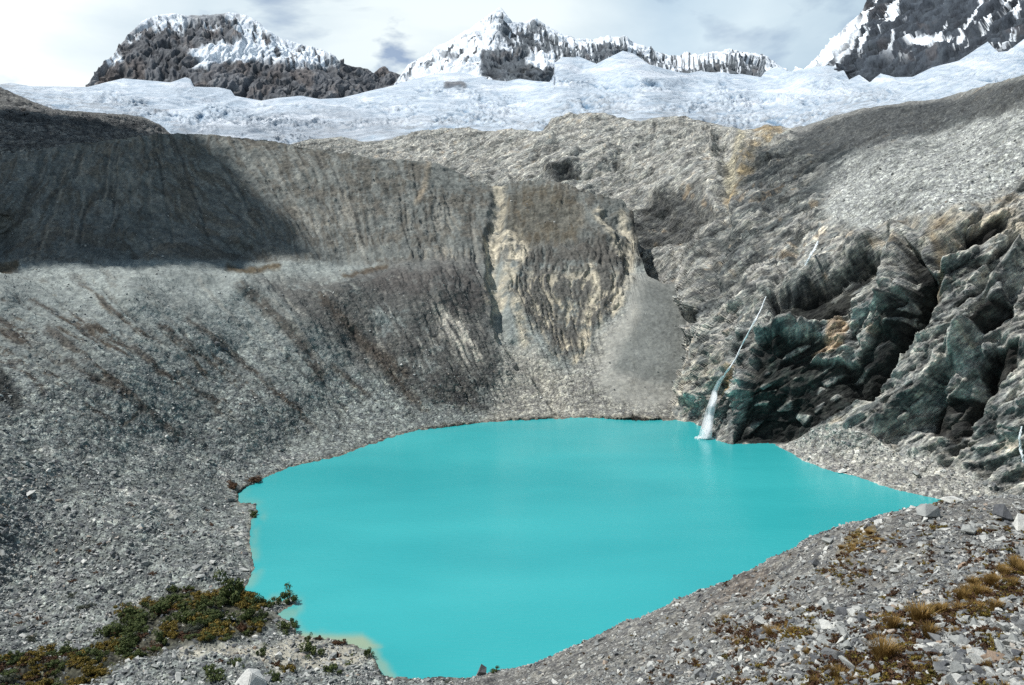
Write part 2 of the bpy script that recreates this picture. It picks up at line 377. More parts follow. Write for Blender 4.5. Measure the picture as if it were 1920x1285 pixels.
# ------------------------------------------------------------------ lake outline (as seen) and its level
SHORE_L = [(735,1270),(714,1264),(704,1243),(696,1222),(664,1209),(610,1198),(570,1193),(556,1189),(549,1172),(515,1152),(530,1146),(556,1138),(553,1126),(517,1128),(480,1132),(467,1122),(457,1105),(467,1092),(478,1069),(471,1035),(468,1010),(471,980),(485,965),(480,950),(448,942),(445,926),(455,915),(495,897),(542,877),(590,866),(635,856),(700,833),(780,808),(860,797),(915,792),(1000,786),(1100,783),(1200,785),(1265,788)]
SHORE_R = [(1300,793),(1325,800),(1345,826),(1365,832),(1450,834),(1458,842),(1500,860),(1560,882),(1600,893),(1680,917),(1720,926),(1765,936)]
LAKE = SHORE_L + SHORE_R + [(1900,975),(2200,1060),(2400,1700),(1400,1700),(1150,1420),(1000,1300),(900,1272)]
def shore_pts(lst): return [(x, y, float(plane_Y(x, y, 0.0))) for x, y in lst]

# ================================================================== SHEET M: scree slope, bench and moraine
Mtop = curve([(-420,310),(-300,302),(0,292),(60,285),(100,276),(170,264),(280,254),(370,251),(430,255),(500,261),(560,275),(640,287),(700,299),(760,301),(800,302),(830,311),(860,324),(920,350),(936,352),(960,343),(1010,337),(1050,340),(1100,360),(1165,376),(1185,400),(1195,460),(1215,515),(1240,530),(1340,545)])
Mbot = curve([(-420,1500),(1400,1500)])
mc = shore_pts([SHORE_L[i] for i in (0,3,6,10,16,20,24,27,30,32,34,36,38)]) + [
 (900,1285,float(plane_Y(900,1285,1.5))),(1000,1420,float(plane_Y(1000,1420,-2))),(1300,1420,float(plane_Y(1300,1420,-3))),(1300,1000,float(plane_Y(1300,1000,-3))),(1000,1000,float(plane_Y(1000,1000,-3))),
 (750,1100,float(plane_Y(750,1100,-3))),(1330,820,float(plane_Y(1330,820,-4))),
 (600,1285,float(plane_Y(600,1285,4))),(350,1285,float(plane_Y(350,1285,8))),(0,1285,float(plane_Y(0,1285,9))),(0,1500,float(plane_Y(0,1500,14))),(600,1500,float(plane_Y(600,1500,12))),
 (-400,1300,95),(-400,900,142),(-400,700,185),(-400,520,262),(-400,440,330),
 (0,1150,154),(0,1000,176),(0,850,200),(0,700,238),(0,600,270),(0,512,318),(0,496,372),(0,400,425),(0,292,500),
 (250,1150,158),(250,1000,187),(250,850,233),(250,700,270),(250,600,301),(250,518,343),(250,498,395),(250,400,452),(280,254,522),
 (450,800,280),(350,850,251),(350,750,276),(450,700,310),(540,825,290),(560,740,314),(560,640,344),(450,650,328),(450,560,355),(450,450,442),(450,330,505),(250,450,424),(250,330,483),(650,450,456),(650,350,506),(450,516,378),(450,500,420),(450,400,470),(440,256,545),
 (650,780,320),(650,650,357),(650,560,381),(650,512,400),(650,494,432),(650,400,482),(650,288,545),
 (820,700,352),(820,600,385),(820,495,425),(820,480,445),(820,400,495),(800,303,552),
 (930,700,368),(930,600,405),(930,480,455),(930,400,505),(920,350,540),
 (1050,720,372),(1050,600,418),(1050,500,450),(1050,430,490),(1050,340,545),
 (1150,720,368),(1150,600,412),(1170,500,455),(1165,376,530),(1200,470,490),
 (1250,700,374),(1250,600,412),(1240,530,448),(1330,700,378),(1330,600,425),(1330,545,455)]
S = Sheet(-420, 1340, 2.0, Mtop, Mbot, 640, TPS(mc), tpow=1.15)
P = S.pos(); PX, PY = S.PX, S.PY
# lake bed falls away below the water
ld = polydist(PX, PY, LAKE) + 5.5*fbm(PX/14, PY/9, None, 4, 17)
metres = ld / F * np.maximum(plane_Y(PX, np.maximum(PY, 700), 0), 1)
inl = ld > 0
bed = unproj(PX, np.maximum(PY, 600), plane_Y(PX, np.maximum(PY, 600), 0)); bed[..., 2] = -np.minimum(metres*0.5, 7)
P = np.where(inl[..., None], bed, P)
S.P = P
S.skirt(120, 110)
P = S.P; PX, PY = S.PX, S.PY
X, Y, Z = P[..., 0], P[..., 1], P[..., 2]
nrm = grid_normals(P); nrm *= np.sign(nrm[..., 2:3] + 1e-9)
LC = (12.0, 235.0)
th = np.arctan2(X - LC[0], Y - LC[1]); rr = np.hypot(X - LC[0], Y - LC[1])
wn = fbm(X/60, Y/60, Z/60, 3, 5)
wpx = PX + 22*fbm(PX/60, PY/60, None, 4, 21); wpy = PY + 18*fbm(PX/60, PY/60, None, 4, 22)
low = np.arctan2(PY - 1500 + 6*wn, PX - 1300)*57.3                         # fall lines of the lower slopes
kk = np.interp(PX, [0, 100, 250, 330, 450, 560, 700, 900, 1200], [-.5, -.35, 0, .3, .75, .55, .2, .12, -.1])
upc = (PX - kk*(PY - 250))/14.0                                            # fall lines of the upper moraine
gl = fbm(low*0.9 + wn*1.2, rr/70, None, 5, 31, 0.62, ridge=True)
gu = fbm(upc*0.7 + 1.0*fbm(PX/60, PY/60, None, 3, 34), PY/90, None, 5, 33, 0.62, ridge=True)
gu2 = fbm(low*3.2 + wn*2, rr/28, None, 3, 32, 0.6)
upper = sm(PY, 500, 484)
ldS = polydist(PX, PY, LAKE) + 5.5*fbm(PX/14, PY/9, None, 4, 17)
landw = sm(-ldS, 0, 70)
# eroded band: steep bare till in the middle, below the bench
er = zone(wpx, wpy, [(480,520),(620,520),(900,490),(925,600),(955,700),(915,765),(840,770),(700,700),(560,610)], 25)
er2 = zone(wpx, wpy, [(985,468),(1110,450),(1180,470),(1190,520),(1130,610),(1085,685),(1035,660),(985,600),(950,540)], 14)
g0 = fbm(PX/55, PY/75, None, 3, 49)
rib = fbm((PX-1085)/np.interp(PY, [460,700], [15, 7]) + 3*wn + 1.2*fbm(PX/50, PY/40, None, 3, 44), PY/60, Z/60, 5, 41, 0.64, ridge=True)
rib1 = fbm(low*1.3 + 1.1*fbm(PX/45, PY/45, None, 4, 45), rr/26, None, 5, 43, 0.68, ridge=True)
patch = sm(fbm(PX/110, PY/90, None, 3, 47), -0.2, 0.3)
disp = landw*(1-upper)*((gl-0.45)*1.5 + gu2*0.5) + upper*patch*(gu-0.45)*2.4*(0.4+1.2*sm(g0, -.2, .3)) + er*(rib1-0.4)*2.0*(0.3+patch) + er2*(rib-0.4)*3.2
fan = zone(wpx, wpy, [(1190,515),(1345,540),(1345,750),(1200,780),(1105,725),(1150,620)], 14)
disp *= 1 - 0.9*fan
disp += landw*(1-0.7*fan)*(fbm(X/9, Y/9, Z/9, 6, 51, 0.66)*(1.5 + 1.6*upper) + fbm(X/40, Y/40, Z/40, 3, 61)*3.5) + 0.45*fbm(X/2.5, Y/2.5, Z/2.5, 3, 71, 0.65)*sm(-ldS, -10, 20)
rr2 = random.Random(21); run = np.zeros(PX.shape); runl = np.zeros(PX.shape)
rx = PX + 5*fbm(PX/14, PY/14, None, 4, 141); ry = PY
for i in range(74):
    if i < 46:
        x = rr2.uniform(60, 915); y = np.interp(x, S.px, S.top) + rr2.uniform(4, 110); ln_ = rr2.uniform(40, 170); k = np.interp(x, [0, 100, 250, 330, 450, 560, 700, 900], [-.5, -.35, 0, .3, .75, .55, .2, .12])
        y2 = min(y + ln_, 488); x2 = x + k*(y2 - y)
    else:
        x = rr2.uniform(30, 900); y = rr2.uniform(530, 700); a_ = math.atan2(1500-y, 1300-x); ln_ = rr2.uniform(50, 190); x2 = x + ln_*math.cos(a_); y2 = y + ln_*math.sin(a_)
    if y2 < y + 15: continue
    wd = rr2.uniform(1.5, 4.5); q = stroke(rx, ry, [(x, y), ((x+x2)/2 + rr2.uniform(-5, 5), (y+y2)/2), (x2, y2)], wd, wd)
    if rr2.random() < .62: run = np.maximum(run, q)
    else: runl = np.maximum(runl, q)
disp -= 0.9*run
disp -= 5*stroke(wpx, wpy, [(936,352),(930,420),(925,520),(935,600),(985,680),(1060,760)], 13, 8) * sm(PY, 350, 400)
disp -= 4*stroke(wpx, wpy, [(1140,400),(1170,440),(1185,500)], 10, 8)
crest = stroke(PX, PY, [(860,505),(700,500),(450,508),(250,512),(0,508),(-400,505)], 4, 5)
# humps on the low foreground flat at the left
flat = sm(PY, 1090, 1150)
disp += flat*fbm(X/14, Y/14, None, 4, 81)*1.6
P = P + nrm*disp[..., None]
# keep the banks above water and the bed below it
z = P[..., 2]
P[..., 2] = np.where(ldS < 0, np.maximum(z, 0.05 + 0.10*np.minimum(-ldS/F*200, 8) + 0.25*fbm(X/3, Y/3, None, 3, 91)), np.minimum(z, -0.15 - 0.02*ldS))
S.P = P; SM = S
# colours of the ground itself
g1 = fbm(X/25, Y/25, Z/25, 4, 101); g2 = fbm(X/6, Y/6, Z/6, 3, 102)
g3 = fbm(X/1.9, Y/1.9, Z/1.9, 3, 103, 0.65)
c = np.zeros(P.shape) + np.array([0.288, 0.318, 0.305])
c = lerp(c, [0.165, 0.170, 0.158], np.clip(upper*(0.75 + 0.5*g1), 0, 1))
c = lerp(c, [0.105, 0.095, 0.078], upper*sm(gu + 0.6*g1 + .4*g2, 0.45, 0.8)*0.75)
c = lerp(c, [0.085, 0.082, 0.075], run*0.45*sm(g2+g1, -0.35, 0.1)); c = lerp(c, [0.33, 0.32, 0.28], runl*0.4)
c = lerp(c, [0.30, 0.27, 0.22], upper*(sm(0.42-gu, 0.0, 0.25)*patch*0.5))
c = lerp(c, [0.36, 0.30, 0.22], stroke(wpx*.4+PX*.6, PY, [(803,305),(798,350),(780,380)], 5, 5)*0.6)
strk = sm(fbm(low*1.25 + 0.5*g1, rr/38, None, 5, 111, 0.62), 0.03, 0.2)        # strips of dry heath running downhill
lef = zone(PX, PY, [(-420,520),(200,520),(420,640),(560,720),(640,800),(520,830),(380,800),(300,760),(60,760),(-420,700)], 60)
c = lerp(c, [0.092, 0.078, 0.062], np.clip(strk*lef*0.95*sm(g2+g1+g3, -0.35, 0.1), 0, 1))
c = lerp(c, [0.105, 0.104, 0.098], np.clip(er*sm(g1 + 0.6*(rib1-.3)+.5*g2, -0.2, 0.15), 0, 1)*0.9)
c = lerp(c, [0.40, 0.385, 0.335], er*sm(0.42-rib1, 0.0, 0.25)*0.6)
c = lerp(c, [0.105, 0.10, 0.09], er2*sm(rib + 0.9*g1 + .5*g2, 0.0, 0.5)*0.9)
c = lerp(c, [0.46, 0.42, 0.33], er2*sm(0.5-rib+0.3*g2, 0.0, 0.2)*sm(wpy, 485, 540)*0.95)
c = lerp(c, [0.60, 0.57, 0.49], sm(fbm(PX/7 - PY/16, PY/50, None, 4, 127), -0.15, 0.1)*zone(wpx, wpy, [(805,555),(850,570),(885,620),(900,680),(880,690),(840,630)], 14))
tan = [0.56, 0.51, 0.40]
for ln, wd in (([(938,352),(934,420),(925,470),(915,560)], 11), ([(925,455),(965,440),(975,470),(935,560)], 15), ([(965,565),(975,600),(985,640)], 9),
               ([(1122,400),(1150,440),(1165,470)], 9), ([(1165,400),(1182,450),(1188,520),(1150,580)], 7), ([(1110,500),(1118,545),(1100,600),(1082,680)], 7)):
    c = lerp(c, tan, stroke(wpx*0.5+PX*0.5, PY, ln, wd, 6)*sm(g2, -0.35, 0.1)*0.9)
sx_ = PX + 10*fbm(PX/18, PY/18, None, 4, 121); sy_ = PY + 9*fbm(PX/18, PY/18, None, 4, 122)
sk = np.zeros(PX.shape)
for ln, wd in (([(90,620),(180,690),(265,760),(335,815)], 9), ([(0,600),(60,640),(150,700),(240,745)], 9), ([(150,600),(250,655),(330,720),(420,752)], 6), ([(300,610),(360,655),(430,700)], 6), ([(10,625),(45,640),(100,665)], 12),
               ([(330,700),(380,740),(425,755)], 5), ([(480,700),(520,740),(555,765)], 9), ([(160,760),(230,800),(262,772)], 4), ([(20,680),(60,710),(80,740)], 7), ([(190,560),(240,600),(300,640)], 4), ([(455,540),(520,600),(580,660),(600,700)], 12),
               ([(600,560),(680,640),(760,700)], 10), ([(700,660),(760,730),(800,770)], 7), ([(620,680),(690,740)], 6), ([(350,600),(420,650),(480,700)], 7), ([(60,560),(130,600),(180,640)], 5)):
    sk = np.maximum(sk, stroke(sx_, sy_, ln, wd, wd*0.8))
c = lerp(c, [0.082, 0.068, 0.055], sk*sm(g2+g1+g3+0.6*(gl-.4)+0.8*fbm(low*2.2, rr/16, None, 4, 123), -0.35, 0.05)*0.8)
c = lerp(c, [0.43, 0.42, 0.37], zone(wpx, wpy, [(918,560),(960,640),(1075,700),(1130,760),(1130,795),(905,795),(930,740),(950,690)], 16)*0.9)
c = lerp(c, [0.43, 0.425, 0.385], zone(wpx, wpy, [(1195,505),(1250,520),(1345,540),(1345,800),(1060,800),(1080,700),(1150,600)], 16)*0.85)
c = lerp(c, [0.155, 0.166, 0.158], zone(wpx, wpy, [(1206,518),(1250,522),(1345,535),(1345,735),(1250,762),(1085,765),(1110,705),(1165,605)], 30)*0.9)
c = lerp(c, [0.36, 0.355, 0.32], zone(wpx, wpy, [(1075,700),(1120,640),(1180,560),(1200,600),(1140,690),(1300,740),(1300,790),(1080,790)], 12)*0.7)
c = lerp(c, [0.09, 0.06, 0.025], (stroke(wpx, wpy, [(430,503),(480,505),(520,500)], 6, 5) + stroke(wpx, wpy, [(640,510),(720,500)], 5, 4) + stroke(wpx, wpy, [(-50,500),(25,496)], 8, 5))*0.85)
c = lerp(c, [0.10, 0.075, 0.04], zone(wpx, wpy, [(940,380),(990,345),(1080,370),(1100,420),(1080,450),(985,460),(950,430)], 14)*0.45)
c = lerp(c, [0.10, 0.09, 0.085], zone(wpx, wpy, [(640,505),(830,488),(905,495),(915,560),(870,600),(800,560),(700,545)], 16)*0.65)
c = lerp(c, [0.09, 0.085, 0.08], zone(wpx, wpy, [(820,690),(860,700),(915,760),(905,770),(840,750),(780,740),(790,710)], 8)*0.7)
c = lerp(c, [0.04, 0.042, 0.04], zone(wpx, wpy, [(-60,680),(0,685),(25,720),(55,762),(30,765),(-60,730)], 6)*0.85)     #
c = lerp(c, [0.42, 0.415, 0.39], sm(g2+0.5*g1, 0.1, 0.5)*sm(PY, 760, 900)*0.6)
# sandy flats and vegetated strip in the low ground
sandy = zone(wpx, wpy, [(560,1196),(660,1212),(700,1235),(640,1258),(560,1240),(540,1262),(480,1225),(330,1235),(350,1210),(500,1200)], 8)
c = lerp(c, [0.46, 0.43, 0.35], sandy*0.8)
vegz = zone(wpx, wpy, [(0,1235),(60,1240),(170,1215),(260,1140),(330,1110),(460,1110),(500,1140),(520,1165),(470,1190),(400,1205),(320,1215),(250,1245),(170,1290),(0,1300)], 10)
c = lerp(c, [0.065, 0.058, 0.028], vegz*0.8)
vegs = vegz
shl = sm(ldS, -9, -2)
c = lerp(c, [0.20, 0.185, 0.15], shl*0.7)
c *= (1 + (0.35+0.4*upper)*g1 + (0.30+.25*upper)*g2 + 0.45*g3 + upper*0.45*(0.6*gu2 + fbm(upc*1.3 + .8*g1, PY/30, None, 4, 125)))[..., None]
stony = np.clip(0.35 + 0.65*sm(PY, 520, 800) + 0.3*g1, 0.15, 1)
stony *= 1 - 0.75*zone(wpx, wpy, [(1195,515),(1340,540),(1340,740),(1200,770),(1110,720)], 14)
stony *= 1 - 0.7*sandy
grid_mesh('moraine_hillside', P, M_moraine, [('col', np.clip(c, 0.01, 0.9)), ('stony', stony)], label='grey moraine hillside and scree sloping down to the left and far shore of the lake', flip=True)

# ================================================================== SHEET C: ice-polished slabs and the right-hand cliff
Ctop = curve([(-420,150),(-100,158),(0,164),(60,190),(100,205),(245,216),(275,222),(300,234),(325,256),(360,280),(500,285),(540,272),(575,262),(640,257),(680,266),(720,264),(780,251),(880,239),(905,246),(960,247),(1015,246),(1038,228),(1070,217),(1130,212),(1165,222),(1200,227),(1240,219),(1270,218),(1330,229),(1395,246),(1415,246),(1440,238),(1485,240),(1510,236),(1560,218),(1620,203),(1700,192),(1760,185),(1850,160),(1920,140),(2200,60),(2500,-20)])
Cbot = curve([(-420,420),(900,640),(1100,700),(1190,830),(1260,900),(1340,960),(2500,1200)])
cc_ = shore_pts([(1265,788),(1300,793),(1345,826),(1365,832),(1450,834),(1500,860),(1600,893),(1765,936)]) + [
 (1450,950,float(plane_Y(1450,950,-4))),(1600,1020,float(plane_Y(1600,1020,-4))),(1340,920,float(plane_Y(1340,920,-5))),(1250,860,float(plane_Y(1250,860,-6))),
 (1310,555,398),(1308,650,368),(1285,740,350),(1235,600,500),(1235,700,440),(1200,765,430),(1360,640,338),(1340,740,326),(1400,600,330),
 (1440,545,334),(1425,640,314),(1400,740,305),(1500,600,312),(1500,700,298),(1500,800,292),
 (1560,500,330),(1500,480,360),(1450,480,378),(1400,520,365),(1400,400,440),(1350,450,440),(1290,480,480),(1280,540,450),
 (1600,800,276),(1600,700,290),(1600,600,300),(1600,470,330),(1600,400,365),(1600,300,440),(1600,210,600),
 (1700,850,261),(1700,700,272),(1700,600,284),(1700,500,294),(1700,400,325),(1700,300,380),(1700,192,560),
 (1800,880,247),(1800,700,260),(1800,550,276),(1800,400,292),(1800,300,345),(1800,175,520),
 (1900,920,232),(1900,800,240),(1900,600,260),(1900,400,288),(1900,250,330),(1900,145,430),
 (2200,1000,180),(2200,800,195),(2200,600,217),(2200,400,247),(2200,200,300),(2200,60,400),(2480,300,200),(2480,900,120),(2480,0,300),
 (1450,320,520),(1450,242,660),(1350,350,540),(1350,235,720),(1300,300,610),(1300,400,510),(1200,225,800),(1200,300,670),(1200,400,575),(1200,520,515),
 (1130,213,850),(1050,230,860),(1050,320,680),(1050,420,620),(1150,540,540),(900,243,960),(900,320,760),(900,420,660),(900,600,580),
 (700,265,1050),(700,330,820),(700,450,680),(400,290,1000),(400,400,760),(150,208,900),(150,262,740),(150,400,640),(0,166,930),(0,250,720),(0,400,600),(-400,152,850),(-400,280,620),(-400,400,520)]
S = Sheet(-420, 2500, 2.0, Ctop, Cbot, 470, TPS(cc_))
P = S.pos(); S.skirt(150, 60); P = S.P; PX, PY = S.PX, S.PY
X, Y, Z = P[..., 0], P[..., 1], P[..., 2]
nrm = grid_normals(P); nrm *= -np.sign((nrm*(P - np.array([0, 0, CAMZ]))).sum(-1, keepdims=True) + 1e-12)
far = sm(Y, 380, 560)
ns = np.array([-0.50, 0.52, 0.75]); ns /= np.linalg.norm(ns)
W1 = fbm(X/110, Y/110, Z/110, 2, 205)[..., None]*13*np.array([.6, .4, 1]); Q = P + W1
sc = Q @ ns
t1 = np.cross(ns, [0, 1, 0]); t1 /= np.linalg.norm(t1); t2 = np.cross(ns, t1)
bed = np.stack([sc, Q @ t1, Q @ t2], -1)
def strat(f, st, seed, o=4, ridge=False, g=0.55):
    q = Q*st + (sc*(1-st))[..., None]*ns
    return fbm(q[..., 0]*f, q[..., 1]*f, q[..., 2]*f, o, seed, g, ridge)
wpx = PX + 26*fbm(PX/70, PY/70, None, 4, 221); wpy = PY + 22*fbm(PX/70, PY/70, None, 4, 222)
ldC = polydist(PX, PY, LAKE) + 3.0*fbm(PX/14, PY/10, None, 3, 18)
talus = zone(wpx, wpy, [(1450,835),(1530,800),(1600,800),(1680,840),(1760,870),(1840,900),(1900,935),(1765,960),(1450,860)], 8)
scr = zone(wpx, wpy, [(1560,420),(1530,360),(1560,300),(1700,265),(1800,230),(2000,190),(2500,60),(2500,250),(1940,330),(1850,380),(1740,410),(1640,440)], 20)   # rubble apron high on the right
upr = zone(wpx, wpy, [(1480,238),(1600,203),(1850,160),(2500,0),(2500,60),(2000,190),(1800,225),(1700,262),(1560,300),(1500,290)], 14)
soil = np.clip(talus + scr + 0.6*upr, 0, 1)
rockw = 1 - 0.85*soil
big = strat(1/42, 0.35, 231, 3); mid = strat(1/13, 0.36, 232, 4, True, 0.6); fin = strat(1/4.0, 0.42, 233, 5, True, 0.66)
def ledges(step, seed, wamp):
    q = sc/step + wamp*fbm(X/(step*5), Y/(step*5), Z/(step*5), 4, seed, 0.6); f = q - np.floor(q)
    hgt = (_h(np.floor(q).astype(np.int64), 0*q.astype(np.int64), 0*q.astype(np.int64), seed) & np.uint32(1023)) / 1023.0
    return np.where(f < 0.82, f/0.82, (1-f)/0.18)*(0.35 + 0.65*hgt)      # slabs that lean out and break off in steps
lg1 = ledges(9.0, 251, 1.6); lg2 = ledges(3.4, 252, 2.0)
lm = sm(fbm(X/45, Y/45, Z/45, 3, 253), -0.25, 0.2)
cr = fbm(X/6, Y/6, Z/6, 5, 254, 0.66, True)
wf_ = fbm(X/120, Y/120, Z/120, 3, 257)*5
bw = np.stack([fbm(X/30, Y/30, Z/30, 3, 261+i) for i in range(3)], -1)*0.9
f1, e1 = facets(bed/np.array([11.0, 30, 22]) + bw*.3, 271, 1.0); f2, e2 = facets(bed/np.array([2.8, 10.5, 7]) + bw*.4, 272, 1.0); f3, e3 = facets(bed/np.array([2.0, 3.4, 2.8]) + bw*.5, 273, 1.0)
f1 = f1*sm(e1, 0, .16); f2 = f2*sm(e2, 0, .16); f3 = f3*sm(e3, 0, .2)
flow = fbm((X*0.84 + Z*0.54)/60 + Y/90, (Z*0.84 - X*0.54)/9.5 + Y/60 + wf_, Y/70, 5, 255, 0.62, True)
farw = far*sm(PX, 560, 800)
disp = rockw*(1-farw)*(big*3 + (mid-0.45)*0.8 + (fin-0.45)*0.5 + (cr-0.45)*0.5 + lm*lg1*1.5 + f1*3.6 + f2*2.4 + f3*1.0)
disp += rockw*farw*(big*15 + (flow-0.45)*4.5 + (cr-0.45)*0.8 + f1*3.0 + f2*1.2 + fbm(X/40, Y/40, Z/30, 4, 256, .5, True)*6)
disp += soil*(fbm(X/8, Y/8, Z/8, 5, 240, 0.62)*1.9 + fbm(X/45, Y/45, Z/45, 3, 241)*5)
blk = fbm(X/17, Y/17, Z/17, 4, 245); disp += rockw*blk*1.0*(1-farw)
# the undercut dark-green wall under the ledge, its shade painted in as well
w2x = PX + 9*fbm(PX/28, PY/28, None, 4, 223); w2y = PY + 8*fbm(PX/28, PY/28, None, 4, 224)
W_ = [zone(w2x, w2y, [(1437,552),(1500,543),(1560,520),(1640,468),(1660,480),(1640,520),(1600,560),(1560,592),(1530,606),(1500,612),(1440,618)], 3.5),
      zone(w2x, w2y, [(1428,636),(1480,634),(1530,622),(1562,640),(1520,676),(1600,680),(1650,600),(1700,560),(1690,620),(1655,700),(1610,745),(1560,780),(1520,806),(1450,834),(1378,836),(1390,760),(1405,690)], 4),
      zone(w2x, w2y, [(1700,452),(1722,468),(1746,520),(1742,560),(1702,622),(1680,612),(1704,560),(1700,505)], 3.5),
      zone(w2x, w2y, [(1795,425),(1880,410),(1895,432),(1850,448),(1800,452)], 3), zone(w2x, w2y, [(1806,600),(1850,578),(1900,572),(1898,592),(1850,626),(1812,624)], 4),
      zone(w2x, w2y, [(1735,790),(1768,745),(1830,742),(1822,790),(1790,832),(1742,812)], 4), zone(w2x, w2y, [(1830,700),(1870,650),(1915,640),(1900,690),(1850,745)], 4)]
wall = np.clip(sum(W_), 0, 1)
led = stroke(w2x, w2y, [(1435,546),(1500,530),(1560,502),(1640,452)], 8, 5) + stroke(w2x, w2y, [(1428,628),(1480,624),(1530,612)], 6, 4) + stroke(w2x, w2y, [(1600,595),(1650,575),(1700,548)], 6, 4)
disp += led*4.0
disp = disp*(1 - 0.35*wall) - 8.5*W_[0] - 4.5*W_[1] - 8*W_[2] - 3.5*sum(W_[3:])
for ln, wd, dp in (([(1350,250),(1372,330),(1360,420),(1340,500),(1310,600)], 12, 7), ([(1840,420),(1760,470),(1740,560),(1690,640),(1620,730)], 14, 9),
                   ([(1900,440),(1850,540),(1800,620),(1770,700),(1735,800)], 10, 6), ([(1500,470),(1440,560),(1400,650),(1345,740)], 9, 4),
                   ([(1290,380),(1215,450)], 18, 9), ([(1060,330),(1130,322),(1175,300)], 10, 9), ([(1880,640),(1830,740),(1790,850)], 9, 6), ([(1560,560),(1600,640),(1600,740)], 8, 4)):
    disp -= dp*stroke(wpx, wpy, ln, wd, wd)
disp -= 6*zone(wpx, wpy, [(1190,425),(1230,375),(1310,355),(1345,400),(1300,450),(1215,468)], 9)
for ln, wd, dp in (([(1690,450),(1680,520),(1660,600)], 14, 7), ([(1900,480),(1830,600),(1800,660)], 16, 7), ([(1310,560),(1330,650),(1300,740)], 14, 5), ([(1450,640),(1500,610),(1560,560)], 8, 4), ([(1880,560),(1750,700),(1640,790)], 12, 5)):
    disp += dp*stroke(wpx, wpy, ln, wd, wd)
edge = sm(np.arange(P.shape[0]) - 8.0, 0, 14)[:, None]
disp *= 0.25 + 0.75*edge
P = P + nrm*disp[..., None]
P[..., 2] += 0
lz = P[..., 2]
P[..., 2] = np.where((ldC < 0) & (PY > 700), np.maximum(lz, 0.05 + 0.4*(ldC < -6)), np.where(ldC > 0, np.minimum(lz, -0.2 - 0.03*ldC), lz))
S.P = P; SC = S
g1 = fbm(X/30, Y/30, Z/30, 4, 301); g2 = fbm(X/7, Y/7, Z/7, 3, 302); g3 = fbm(X/1.8, Y/1.8, Z/1.8, 3, 303, .65)
c = np.zeros(P.shape) + np.array([0.275, 0.298, 0.292])
c = lerp(c, [0.40, 0.41, 0.39], farw*sm(g1+0.5*(flow-.4), -0.45, 0.15)*0.95)
c = lerp(c, [0.085, 0.088, 0.085], farw*sm(0.40-flow+0.5*g2, 0.0, 0.3)*0.75)
st = sm(mid - 0.45 + 0.5*(fin-0.45), 0.02, -0.22)                      # dark slaty bands between the pale ones
stripe = strat(1/5.5, 0.16, 309, 5, False, 0.62); st = np.clip(st*0.6*(1-farw) + (1-farw)*sm(stripe, 0.0, 0.15)*0.95 + (1-farw)*sm(fbm(X/16, Y/16, Z/16, 4, 305), .1, .3)*.35, 0, 1)
c = lerp(c, [0.065, 0.072, 0.074], st*0.85*rockw)
c = lerp(c, [0.50, 0.495, 0.46], sm(-stripe, 0.08, 0.25)*0.7*rockw)
c = lerp(c, [0.44, 0.43, 0.40], sm(fin + 0.4*mid + .4*g3, 0.62, 0.95)*0.75*rockw)
c = lerp(c, [0.43, 0.45, 0.435], scr*0.95*sm(g1+g2, -0.6, 0.0))
c = lerp(c, [0.42, 0.375, 0.30], zone(wpx, wpy, [(1640,430),(1760,400),(1850,370),(1940,320),(2200,250),(2200,400),(1880,440),(1760,450)], 14)*sm(g2+.5*g1,-.2,.2)*0.8)
c = lerp(c, [0.235, 0.24, 0.235], upr*0.9)
c = lerp(c, [0.45, 0.445, 0.41], talus*0.9)
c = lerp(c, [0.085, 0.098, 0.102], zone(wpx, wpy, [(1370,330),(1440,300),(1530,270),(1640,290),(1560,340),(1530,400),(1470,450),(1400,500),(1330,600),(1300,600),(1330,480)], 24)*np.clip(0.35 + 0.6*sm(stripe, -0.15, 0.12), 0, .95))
wet_shade = wall*sm(g1+0.5*g2+0.35, -0.15, 0.25)
c = lerp(c, [0.014, 0.016, 0.0155], wall*np.clip(0.96 - 0.7*sm(f2 + 0.5*g2, 0.35, 0.6), 0, 1)); c = lerp(c, [0.028, 0.027, 0.025], np.clip(sum(W_[3:]), 0, 1)*0.8); c = lerp(c, [0.030, 0.042, 0.039], W_[1]*sm(fbm(PX/34, PY/60, None, 4, 306), 0.0, 0.25)*0.6)  # near-black wall: wet green rock with the shade of the overhang painted in
c = lerp(c, [0.05, 0.052, 0.05], sm(0.14-e1, 0, .12)*rockw*0.45)
c = lerp(c, [0.055, 0.06, 0.062], (zone(wpx, wpy, [(1190,425),(1230,375),(1310,355),(1345,400),(1300,450),(1215,468)], 10) + zone(wpx, wpy, [(1030,325),(1070,312),(1090,322),(1050,340)], 5))*0.8)
c = lerp(c, [0.42, 0.33, 0.19], stroke(wpx*.4+PX*.6, PY, [(1440,262),(1410,290),(1390,330),(1372,372)], 13, 10)*sm(g2+0.2, -0.1, 0.4)*0.75)
c = lerp(c, [0.46, 0.43, 0.33], stroke(PX, PY, [(1392,262),(1378,300),(1368,350)], 9, 6)*0.8)
c = lerp(c, [0.24, 0.17, 0.08], (stroke(wpx, wpy, [(1420,248),(1455,246)], 8, 6)+stroke(wpx, PY, [(1745,440),(1758,500),(1750,550)], 7, 6)*.7+stroke(wpx, PY, [(1372,690),(1352,740)], 6, 4))*0.7)
c = lerp(c, [0.44, 0.34, 0.24], zone(PX, PY, [(1570,585),(1585,600),(1582,650),(1560,662),(1522,660),(1545,640),(1552,600)], 4)*0.85)
c = lerp(c, [0.40, 0.30, 0.19], sm(g2 + 0.6*g1, 0.28, 0.5)*rockw*(1-wall)*0.35)
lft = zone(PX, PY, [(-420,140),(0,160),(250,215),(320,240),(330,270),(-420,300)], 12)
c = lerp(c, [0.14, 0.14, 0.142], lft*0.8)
c = lerp(c, [0.07, 0.075, 0.08], lft*stroke(wpx, wpy, [(20,220),(150,235),(270,240)], 7, 6)*0.8)
